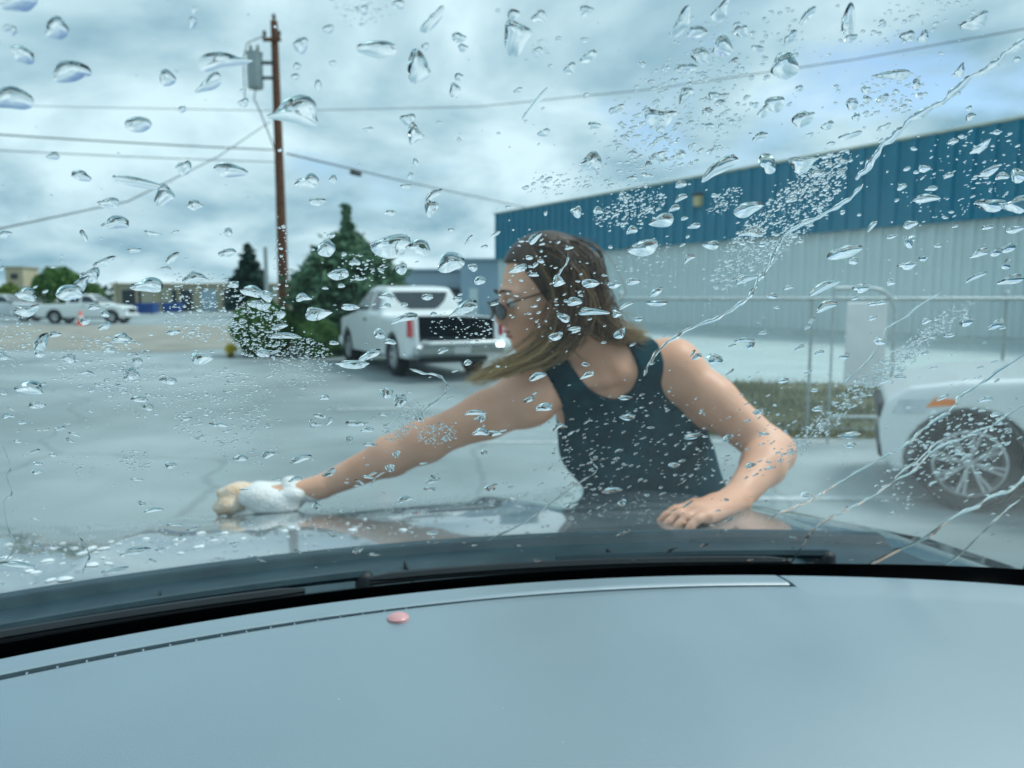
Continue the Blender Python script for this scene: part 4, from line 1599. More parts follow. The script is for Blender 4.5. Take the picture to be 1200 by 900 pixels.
# ------------------------------------------------------------------ points on the hood under given photo pixels
def hood_hit(px, py):
    r = ray(px, py) @ RM
    o = to_car(CAM)
    for s in np.linspace(1.1, 3.0, 6000):
        p = o + s * r
        if abs(p[0]) < hood_half(p[1]) and p[2] < hood_z(p[0], p[1]):
            return to_world(p), s
    return None, None


LH, LHd = hood_hit(826, 611)
RH, RHd = hood_hit(290, 616)
print('hands', LH, LHd, RH, RHd)


# ------------------------------------------------------------------ the woman
def unit(v):
    v = np.asarray(v, float)
    return v / np.linalg.norm(v)


RS, LS = P(618, 466, 1.71), P(788, 431, 1.78)
NK = P(697, 412, 1.76)
PEL = P(824, 668, 2.06)
RE, RW = P(492, 519, 1.70), P(378, 570, 1.735)
LE, LW = P(906, 530, 1.72), P(862, 586, 1.53)
HC = P(636, 344, 1.69)
sp = unit(NK - PEL)
lat = unit(LS - RS)
frn = unit(np.cross(lat, sp))
lat = unit(np.cross(sp, frn))
TA = np.array([lat, frn, sp])
per = thing('person', 'woman in black tank top with long brown hair leaning over the hood, wiping it', 'person', (float(PEL[0]) + .03, float(PEL[1]) + .05, 0))
PB = np.array([float(PEL[0]) + .03, float(PEL[1]) + .05, 0])

fd = unit([-.92, -.30, -.24])
hu_ = unit(np.cross(np.cross(fd, [0.06, 0.0, 1.0]), fd))
HB = 0.0062
Fb = Field((-.70, 1.22, -.01), (.82, 2.40, 1.80), HB)
Ft = Field((-.15, 1.45, .70), (.72, 2.36, 1.50), HB)          # torso alone, for the top


def torso(Fx):
    def at(s_, f_=0.0, l_=0.0):
        return PEL + sp * s_ + frn * f_ + lat * l_
    L = float(np.linalg.norm(NK - PEL))
    Fx.ellipsoid(at(0.0, -.005), (.165, .118, .13), TA, .05)
    Fx.ellipsoid(at(L * .26, .0), (.136, .100, .15), TA, .07)
    Fx.ellipsoid(at(L * .50, .004, -.008), (.158, .106, .15), TA, .07)
    Fx.ellipsoid(at(L * .70, .0, -.010), (.170, .104, .13), TA, .06)
    Fx.ellipsoid(at(L * .86, -.015), (.145, .080, .075), TA, .05)
    for s in (-1, 1):
        Fx.ellipsoid(at(L * .63, .075, s * .072), (.062, .058, .066), TA, .035)


torso(Fb)
torso(Ft)
# shoulders, neck, collar bones
Fb.capsule(NK - sp * .035, RS, .050, .052, .045)
Fb.capsule(NK - sp * .035, LS, .050, .052, .045)
Fb.ellipsoid(RS, (.060, .060, .060), None, .035)
Fb.ellipsoid(LS, (.062, .062, .062), None, .035)
Ft.capsule(NK - sp * .035, RS, .050, .052, .045)
Ft.capsule(NK - sp * .035, LS, .050, .052, .045)
for S in (RS, LS):
    for Fx in (Fb, Ft):
        Fx.capsule(NK + frn * .060 - sp * .040 + (S - NK) * .10, S + frn * .022 + sp * .022, .0125, .0125, .022)
Fb.ellipsoid(NK + frn * .078 - sp * .030, (.020, .018, .018), TA, .018, cut=True)
for s in (-1, 1):
    Fb.capsule(NK + frn * .060 - sp * .040 + lat * .012 * s, HC - fd * .02 - hu_ * .05 + lat * .045 * s, .014, .014, .02)
Fb.capsule(NK + frn * .085 - sp * .085, NK + frn * .085 - sp * .22, .010, .006, .02, cut=True)
# arms
Fb.chain([RS, RS + (RE - RS) * .38, RE, RE + (RW - RE) * .28, RW], [.056, .0495, .0405, .042, .0265], .028)
Fb.chain([LS, LS + (LE - LS) * .40, LE, LE + (LW - LE) * .28, LW], [.058, .053, .0435, .044, .0285], .028)
Fb.capsule(RE + [0, .01, .004], RE + [.02, .012, -.004], .034, .034, .03)


# hands
def hand(Fx, wrist, h_, side, rest, curl, scale=1.0):
    """h_: finger direction; side: +1 left hand, -1 right hand; rest: point under the palm."""
    h_ = unit(h_)
    up_ = np.array([0, 0, 1.0])
    w_ = unit(np.cross(h_, up_)) * side          # thumb side
    up_ = unit(np.cross(w_, h_)) * side
    up_ = up_ if up_[2] > 0 else -up_
    c = np.asarray(rest) + up_ * .016
    k0 = c + h_ * .038 * scale
    for o_, r_ in ((-.026, .013), (-.009, .0145), (.009, .0145), (.026, .0135)):
        Fx.capsule(wrist + w_ * o_ * .5, k0 + w_ * o_ * scale, .019, r_, .016)
    tips = []
    for j, (o_, ln, cu) in enumerate(((.029, .068, 0.9), (.0095, .078, 1.0), (-.010, .073, 1.05), (-.029, .058, 1.1))):
        d1 = unit(h_ + w_ * o_ * 5.0 + up_ * (.10 - curl * .18 * cu))
        d2 = unit(h_ + w_ * o_ * 4.5 - up_ * (.25 + curl * .55 * cu))
        d3 = unit(h_ + w_ * o_ * 4.0 - up_ * (.35 + curl * .9 * cu))
        a = k0 + w_ * o_ * scale + up_ * .003
        b = a + d1 * ln * .45 * scale
        e = b + d2 * ln * .32 * scale
        g = e + d3 * ln * .23 * scale
        Fx.capsule(a, b, .0098, .0088, .006)
        Fx.capsule(b, e, .0088, .0080, .004)
        Fx.capsule(e, g, .0080, .0072, .004)
        tips.append((g, d3, up_))
    t0 = wrist * .55 + k0 * .45 + w_ * .024
    t1 = t0 + unit(h_ * .75 + w_ * .75 - up_ * .15) * .036 * scale
    t2 = t1 + unit(h_ * 1.0 + w_ * .35 - up_ * .25) * .030 * scale
    Fx.capsule(t0, t1, .0135, .0105, .012)
    Fx.capsule(t1, t2, .0105, .0085, .005)
    tips.append((t2, unit(h_ + w_ * .3), up_))
    return tips


ltips = hand(Fb, LW, np.array([-1.0, -.42, -.06]), 1, LH + np.array([.022, .010, .002]), .55, .98)
rtips = hand(Fb, RW, np.array([-1.0, .05, -.10]), -1, P(312, 586, 1.745) + np.array([0, 0, -.010]), .75, .98)

# head
fd = unit([-.92, -.30, -.24])
hr = unit(np.cross(fd, [0.06, 0.0, 1.0]))       # her right-hand side is -hr when facing fd
hu = unit(np.cross(hr, fd))
HA = np.array([fd, hr, hu])


def hp(f_, s_, u_):
    return HC + fd * f_ + hr * s_ + hu * u_


def head(Fx):
    Fx.ellipsoid(hp(-.014, 0, .028), (.096, .074, .090), HA, .03)
    Fx.ellipsoid(hp(.036, 0, -.030), (.057, .058, .082), HA, .03)
    Fx.ellipsoid(hp(.066, 0, -.052), (.034, .038, .045), HA, .02)
    Fx.ellipsoid(hp(.074, 0, -.097), (.020, .024, .018), HA, .02)
    for s in (-1, 1):
        Fx.capsule(hp(-.005, s * .052, -.055), hp(.060, s * .018, -.098), .018, .016, .022)
        Fx.ellipsoid(hp(.058, s * .040, -.022), (.026, .022, .022), HA, .02)
        Fx.ellipsoid(hp(-.006, s * .073, -.012), (.019, .008, .030), HA, .006)
        Fx.ellipsoid(hp(.104, s * .032, .000), (.016, .015, .011), HA, .012, cut=True)
        Fx.capsule(hp(.088, s * .014, .022), hp(.074, s * .048, .020), .008, .007, .014)
        Fx.ellipsoid(hp(.104, s * .011, -.036), (.011, .009, .008), HA, .008)
    Fx.capsule(hp(.088, 0, .010), hp(.110, 0, -.028), .0075, .0100, .012)
    Fx.ellipsoid(hp(.094, 0, -.060), (.010, .020, .0055), HA, .005)
    Fx.ellipsoid(hp(.092, 0, -.071), (.010, .017, .006), HA, .005)


head(Fb)
nb = HC - fd * .020 - hu * .045
Fb.capsule(NK - sp * .02, nb, .056, .050, .03)
# legs
FL_, FR_ = np.array([.68, 2.12, .0]), np.array([.47, 2.20, .0])
leg_j = []
for s, ft in ((1, FL_), (-1, FR_)):
    hip = PEL + lat * .085 * s - sp * .03
    ank = ft + [0, 0, .085]
    knee = hip * .5 + ank * .5 + np.array([-.02, -.03, .02])
    leg_j.append((hip, knee, ank))
    Fb.chain([hip, hip * .55 + knee * .45, knee, knee * .65 + ank * .35, ank], [.088, .074, .054, .053, .036], .03)
    Fb.capsule(ft + [0.0, .05, .035], ft + [-.06, -.13, .028], .034, .026, .02)
v, q = Fb.net()
body = link('body', fast_mesh('body', v - PB, q, M['skin'], True), per)

# tank top: shell over the torso, cut for neck and arms
sl, X, Y, Z = Ft.region(Ft.lo, Ft.lo + (Ft.n - 1) * Ft.h)
Q = np.stack([X - NK[0], Y - NK[1], Z - NK[2]], -1) @ TA.T
l_, f_, s_ = Q[..., 0], Q[..., 1], Q[..., 2]
shell = Ft.a - .0085 - .004 * np.clip(-(s_ + .30) / .2, 0, 1)
neck = (np.sqrt((l_ / .070) ** 2 + ((s_ - .02) / np.where(f_ > -.01, .118, .10)) ** 2) - 1) * .08
wr = .132 + .060 * np.clip((-.075 - s_) / .11, 0, 1) ** 1.6
arm = (np.abs(l_) - wr) * .9
low = -.60 - s_
a = np.maximum(np.maximum(shell, -neck), np.maximum(np.where(s_ > -.24, arm, -1), low))
Ft.a = a.astype(np.float32)
v, q = Ft.net()
link('tank_top', fast_mesh('tank_top', v - PB, q, M['top_black'], True), per)

# trousers and shoes
Fp = Field((.25, 1.75, .04), (.85, 2.40, 1.0), .010)
Fp.ellipsoid(PEL - sp * .015, (.176, .130, .125), TA, .05)
for hip, knee, ank in leg_j:
    Fp.chain([hip, hip * .55 + knee * .45, knee, knee * .65 + ank * .35, ank], [.098, .084, .064, .062, .052], .03)
v, q = Fp.net()
link('trousers', fast_mesh('trousers', v - PB, q, M['denim'], True), per)
for ft in (FL_, FR_):
    Fs = Field(ft - [.14, .26, .03], ft + [.14, .16, .16], .007)
    Fs.capsule(ft + [0.0, .05, .042], ft + [-.065, -.14, .036], .043, .036, .02)
    Fs.capsule(ft + [0, .04, .05], ft + [0, .04, .10], .042, .044, .02)
    Fs.cut(lambda X, Y, Z: Z - .004, Fs.lo, Fs.lo + (Fs.n - 1) * Fs.h)
    v, q = Fs.net()
    link('shoe', fast_mesh('shoe', v - PB, q, M['shoe'], True), per)


def small(name, c, r, axes, m, h=.0016, parent=per):
    Fx = Field(np.array(c) - max(r) - .004, np.array(c) + max(r) + .004, h)
    Fx.ellipsoid(c, r, axes, 0)
    v, q = Fx.net()
    return link(name, fast_mesh(name, v - PB, q, m, True), parent)


for s in (-1, 1):
    e = small('eye', hp(.083, s * .032, .000), (.0125, .0125, .0115), HA, M['eye_white'])
    small('iris', hp(.0925, s * .0325, -.001), (.0042, .0060, .0060), HA, M['eye_dark'], .0012, e)
    b = MB().tube([hp(.099, s * .012, .026) - PB, hp(.098, s * .026, .031) - PB, hp(.084, s * .046, .026) - PB], [.0028, .0032, .0014], 6).build('eyebrow', M['brow'], per, True)
small('upper_lip', hp(.0985, 0, -.0600), (.0075, .0200, .0048), HA, M['lips'])
small('lower_lip', hp(.0965, 0, -.0705), (.0075, .0175, .0052), HA, M['lips'])
for tips in (ltips, rtips):
    for (g, d3, up_) in tips:
        small('fingernail', g + up_ * .0058 + d3 * .0005, (.0052, .0042, .0022), np.array([d3, unit(np.cross(up_, d3)), unit(np.cross(d3, np.cross(up_, d3)))]), M['lips'] if False else M['skin'], .0012)

# sunglasses pushed down the nose
sg = link('sunglasses', None, per)
bpy.data.objects.remove(sg)
fr_ = MB()
lens = []
for s in (-1, 1):
    c = hp(.118, s * .032, -.009)
    ring = []
    pl = []
    for k in range(20):
        a = 2 * pi * k / 20
        p = c + hr * (.024 * cos(a)) + hu * (.019 * sin(a)) - fd * (.010 * (s * cos(a) > 0) * abs(cos(a)) ** 2)
        ring.append(p - PB)
    lens.append(ring)
    fr_.tube(ring + [ring[0], ring[1]], .0022, 6, False)
fr_.tube([hp(.114, -.008, -.002) - PB, hp(.117, 0, .001) - PB, hp(.114, .008, -.002) - PB], .002, 6)
for s in (-1, 1):
    fr_.tube([hp(.104, s * .058, .004) - PB, hp(.06, s * .074, .008) - PB, hp(.0, s * .080, .010) - PB, hp(-.02, s * .078, -.012) - PB], .0022, 6)
sgo = fr_.build('sunglasses', M['frame_dark'], per, True)
for ring in lens:
    c = np.mean(ring, axis=0)
    vs = list(ring) + [c + fd * .003] + [p - fd * .002 for p in ring] + [c + fd * .001]
    n_ = len(ring)
    fs = [(k, (k + 1) % n_, n_) for k in range(n_)] + [((k + 1) % n_ + n_ + 1, k + n_ + 1, 2 * n_ + 1) for k in range(n_)]
    link('lens', mesh_data('lens', vs, fs, M['lens_dark'], True), sgo)

# hair: cap over the skull and many strands
Fh = Field(HC - .17, HC + .17, .0045)
Fh.ellipsoid(hp(-.018, 0, .034), (.106, .085, .099), HA, 0)
Fh.ellipsoid(hp(-.060, 0, -.02), (.068, .076, .085), HA, .03)
Fh.cut(lambda X, Y, Z: -np.maximum(np.maximum(-(((X - HC[0]) * fd[0] + (Y - HC[1]) * fd[1] + (Z - HC[2]) * fd[2]) - .030), (((X - HC[0]) * hu[0] + (Y - HC[1]) * hu[1] + (Z - HC[2]) * hu[2]) - .068)), -1e-9) if False else
       np.maximum(.026 - ((X - HC[0]) * fd[0] + (Y - HC[1]) * fd[1] + (Z - HC[2]) * fd[2]) + .35 * ((X - HC[0]) * hu[0] + (Y - HC[1]) * hu[1] + (Z - HC[2]) * hu[2]), ((X - HC[0]) * hu[0] + (Y - HC[1]) * hu[1] + (Z - HC[2]) * hu[2]) - .082),
       Fh.lo, Fh.lo + (Fh.n - 1) * Fh.h, .012)
v, q = Fh.net()
me = fast_mesh('hair', v - PB, q, M['hair'], True)
at = me.attributes.new('tone', 'FLOAT', 'POINT')
ll = np.sin((v @ hr) * 260 + 6 * np.sin((v @ fd) * 30)) * .05 + .14
at.data.foreach_set('value', ll.astype(np.float32))
hair = link('hair', me, per)

GUIDES = [
    [(598, 303, 1.635), (646, 310, 1.606), (662, 360, 1.596), (630, 408, 1.60), (558, 438, 1.61)],
    [(606, 290, 1.625), (658, 306, 1.592), (672, 358, 1.585), (644, 408, 1.59), (572, 443, 1.60)],
    [(616, 280, 1.63), (660, 302, 1.59), (680, 352, 1.592), (668, 398, 1.60), (622, 428, 1.61)],
    [(634, 270, 1.65), (680, 304, 1.62), (690, 352, 1.63), (700, 382, 1.665), (728, 398, 1.69)],
    [(644, 270, 1.69), (690, 306, 1.67), (699, 356, 1.675), (712, 385, 1.70), (748, 388, 1.715)],
    [(648, 275, 1.74), (688, 308, 1.745), (699, 358, 1.735), (718, 388, 1.73), (752, 396, 1.735)],
    [(638, 268, 1.77), (680, 312, 1.79), (690, 360, 1.79), (705, 392, 1.775), (735, 402, 1.76)],
]
TIP = [.95, .98, .80, .62, .90, .95, .6]
GU = np.array([[P(*p) for p in g] for g in GUIDES])


def catmull(ps, n):
    ps = np.concatenate([[2 * ps[0] - ps[1]], ps, [2 * ps[-1] - ps[-2]]])
    out = []
    m = len(ps) - 3
    for x in np.linspace(0, m - 1e-6, n):
        i = int(x)
        t_ = x - i
        a, b, c, d = ps[i:i + 4]
        out.append(.5 * ((2 * b) + (c - a) * t_ + (2 * a - 5 * b + 4 * c - d) * t_ ** 2 + (3 * b - a - 3 * c + d) * t_ ** 3))
    return np.array(out)


SV, SF, ST = [], [], []
NP_ = 16
dens = [0.0, 1, 2, 3, 4, 5, 6]
for k in range(1900):
    g = random.uniform(0, len(GUIDES) - 1)
    if k < 260:
        g = random.uniform(0, 2.0)
    if 2.25 < g < 3:
        g = random.choice((2.2, 3.0)) + random.uniform(-.2, .2)
        if g > 2.25:
            g = max(g, 3.0)
    i = min(int(g), len(GUIDES) - 2)
    t_ = min(g - i, .25) if i == 2 else g - i
    ps = GU[i] * (1 - t_) + GU[i + 1] * t_
    wild = 2.3 if random.random() < .22 else 1.0
    fq_ = .034 - .108 * (g / 6) + random.gauss(0, .012)
    ps = ps.copy()
    ps[0] = hp(fq_, random.gauss(0, .010), .028 + .100 * sqrt(max(.02, 1 - ((fq_ + .014) / .106) ** 2)))
    off = rng.normal(size=3) * np.array([.010, .010, .009]) * wild * (.7 if g < 2.3 else 1.0)
    cl = np.array([.25, .8, 1.0, .85, .45]) * random.uniform(.3, 1.15)
    ps = ps + off * cl[:, None] + rng.normal(size=(5, 3)) * .0045 * wild
    ln = random.uniform(.55, 1.25)
    ps[-1] = ps[-2] + (ps[-1] - ps[-2]) * ln
    c = catmull(ps, NP_)
    # keep strands outside the skull
    rel = (c - hp(-.014, 0, .028)) @ HA.T / np.array([.104, .083, .098])
    rr = np.linalg.norm(rel, axis=1)
    c = np.where((rr < 1)[:, None], hp(-.014, 0, .028) + (c - hp(-.014, 0, .028)) / rr[:, None], c)
    for j in range(3):
        cq = hp(-.014, 0, .028) + (c[j] - hp(-.014, 0, .028)) / max(.5, float(np.linalg.norm((c[j] - hp(-.014, 0, .028)) @ HA.T / np.array([.104, .083, .098]))))
        c[j] = cq * (1 - j / 3) + c[j] * (j / 3)
    rad = random.uniform(.0011, .0027) / (1.6 if wild > 1 else 1) * np.interp(np.linspace(0, 1, NP_), [0, .15, .7, 1], [.6, 1, .9, .15])
    o0 = len(SV)
    tg = np.gradient(c, axis=0)
    tg /= np.linalg.norm(tg, axis=1)[:, None]
    a_ = np.cross(tg, [0, -1.0, .2])
    a_ /= np.linalg.norm(a_, axis=1)[:, None] + 1e-9
    b_ = np.cross(tg, a_)
    tp = TIP[i] * (1 - t_) + TIP[i + 1] * t_
    base_t = random.uniform(.05, .32) + (.42 if random.random() < (.14 if g < 2.3 else .05) else 0)
    for j in range(NP_):
        for m_ in range(4):
            an = pi / 2 * m_
            SV.append(c[j] - PB + rad[j] * (cos(an) * a_[j] + sin(an) * b_[j]))
            ST.append(base_t + (tp - base_t) * max(0, (j / (NP_ - 1) - .30) / .70) ** 1.2 * random.uniform(.8, 1.0))
    for j in range(NP_ - 1):
        for m_ in range(4):
            m2 = (m_ + 1) % 4
            SF.append((o0 + j * 4 + m_, o0 + j * 4 + m2, o0 + (j + 1) * 4 + m2, o0 + (j + 1) * 4 + m_))
me = fast_mesh('hair_strands', np.array(SV), np.array(SF), M['hair'], True)
at = me.attributes.new('tone', 'FLOAT', 'POINT')
at.data.foreach_set('value', np.array(ST, np.float32))
tag(link('hair_strands', me, hair), kind='stuff')


# wash cloth wrapped round the stretched hand, with an orange sponge face at its tip
def lumpy(F, c, r, n, amp, seed):
    rg = np.random.default_rng(seed)
    for _ in range(n):
        d = rg.normal(size=3)
        d /= np.linalg.norm(d)
        p = c + d * r * rg.uniform(.45, .95)
        F.ellipsoid(p, r.mean() * rg.uniform(.28, .55) * np.array([1.2, 1.1, .8]), None, .012)


cc = P(322, 588, 1.745)
Fc = Field(cc - [.20, .16, .12], cc + [.20, .16, .12], .0055)
lumpy(Fc, P(318, 586, 1.74), np.array([.078, .060, .034]), 30, 1, 3)
lumpy(Fc, P(350, 578, 1.74), np.array([.048, .044, .030]), 16, 1, 4)
lumpy(Fc, P(292, 600, 1.74), np.array([.050, .055, .018]), 16, 1, 5)
# keep it off the arm further up and lay it flat on the hood
v, q = Fc.net()
cp = to_car(v)
fl = hood_z(cp[:, 0], cp[:, 1]) + .001
v[:, 2] = np.maximum(v[:, 2], fl)
base_c = np.array([float(cc[0]), float(cc[1]), float(v[:, 2].min())])
tag(link('wash_cloth', fast_mesh('wash_cloth', v - base_c, q, M['cloth_white'], True), None, tuple(base_c)), 'crumpled white wash cloth under the outstretched hand on the hood', 'cloth')
sc_ = P(277, 584, 1.735)
Fc = Field(sc_ - [.09, .09, .07], sc_ + [.09, .09, .07], .004)
lumpy(Fc, sc_, np.array([.040, .042, .034]), 22, 1, 8)
v, q = Fc.net()
cp = to_car(v)
v[:, 2] = np.maximum(v[:, 2], hood_z(cp[:, 0], cp[:, 1]) + .001)
base_c = np.array([float(sc_[0]), float(sc_[1]), float(v[:, 2].min())])
tag(link('sponge', fast_mesh('sponge', v - base_c, q, M['cloth_orange'], True), None, tuple(base_c)), 'pale orange sponge at the fingertips of the outstretched hand', 'sponge')


# ------------------------------------------------------------------ water on the windshield
GOFF = 0.0069
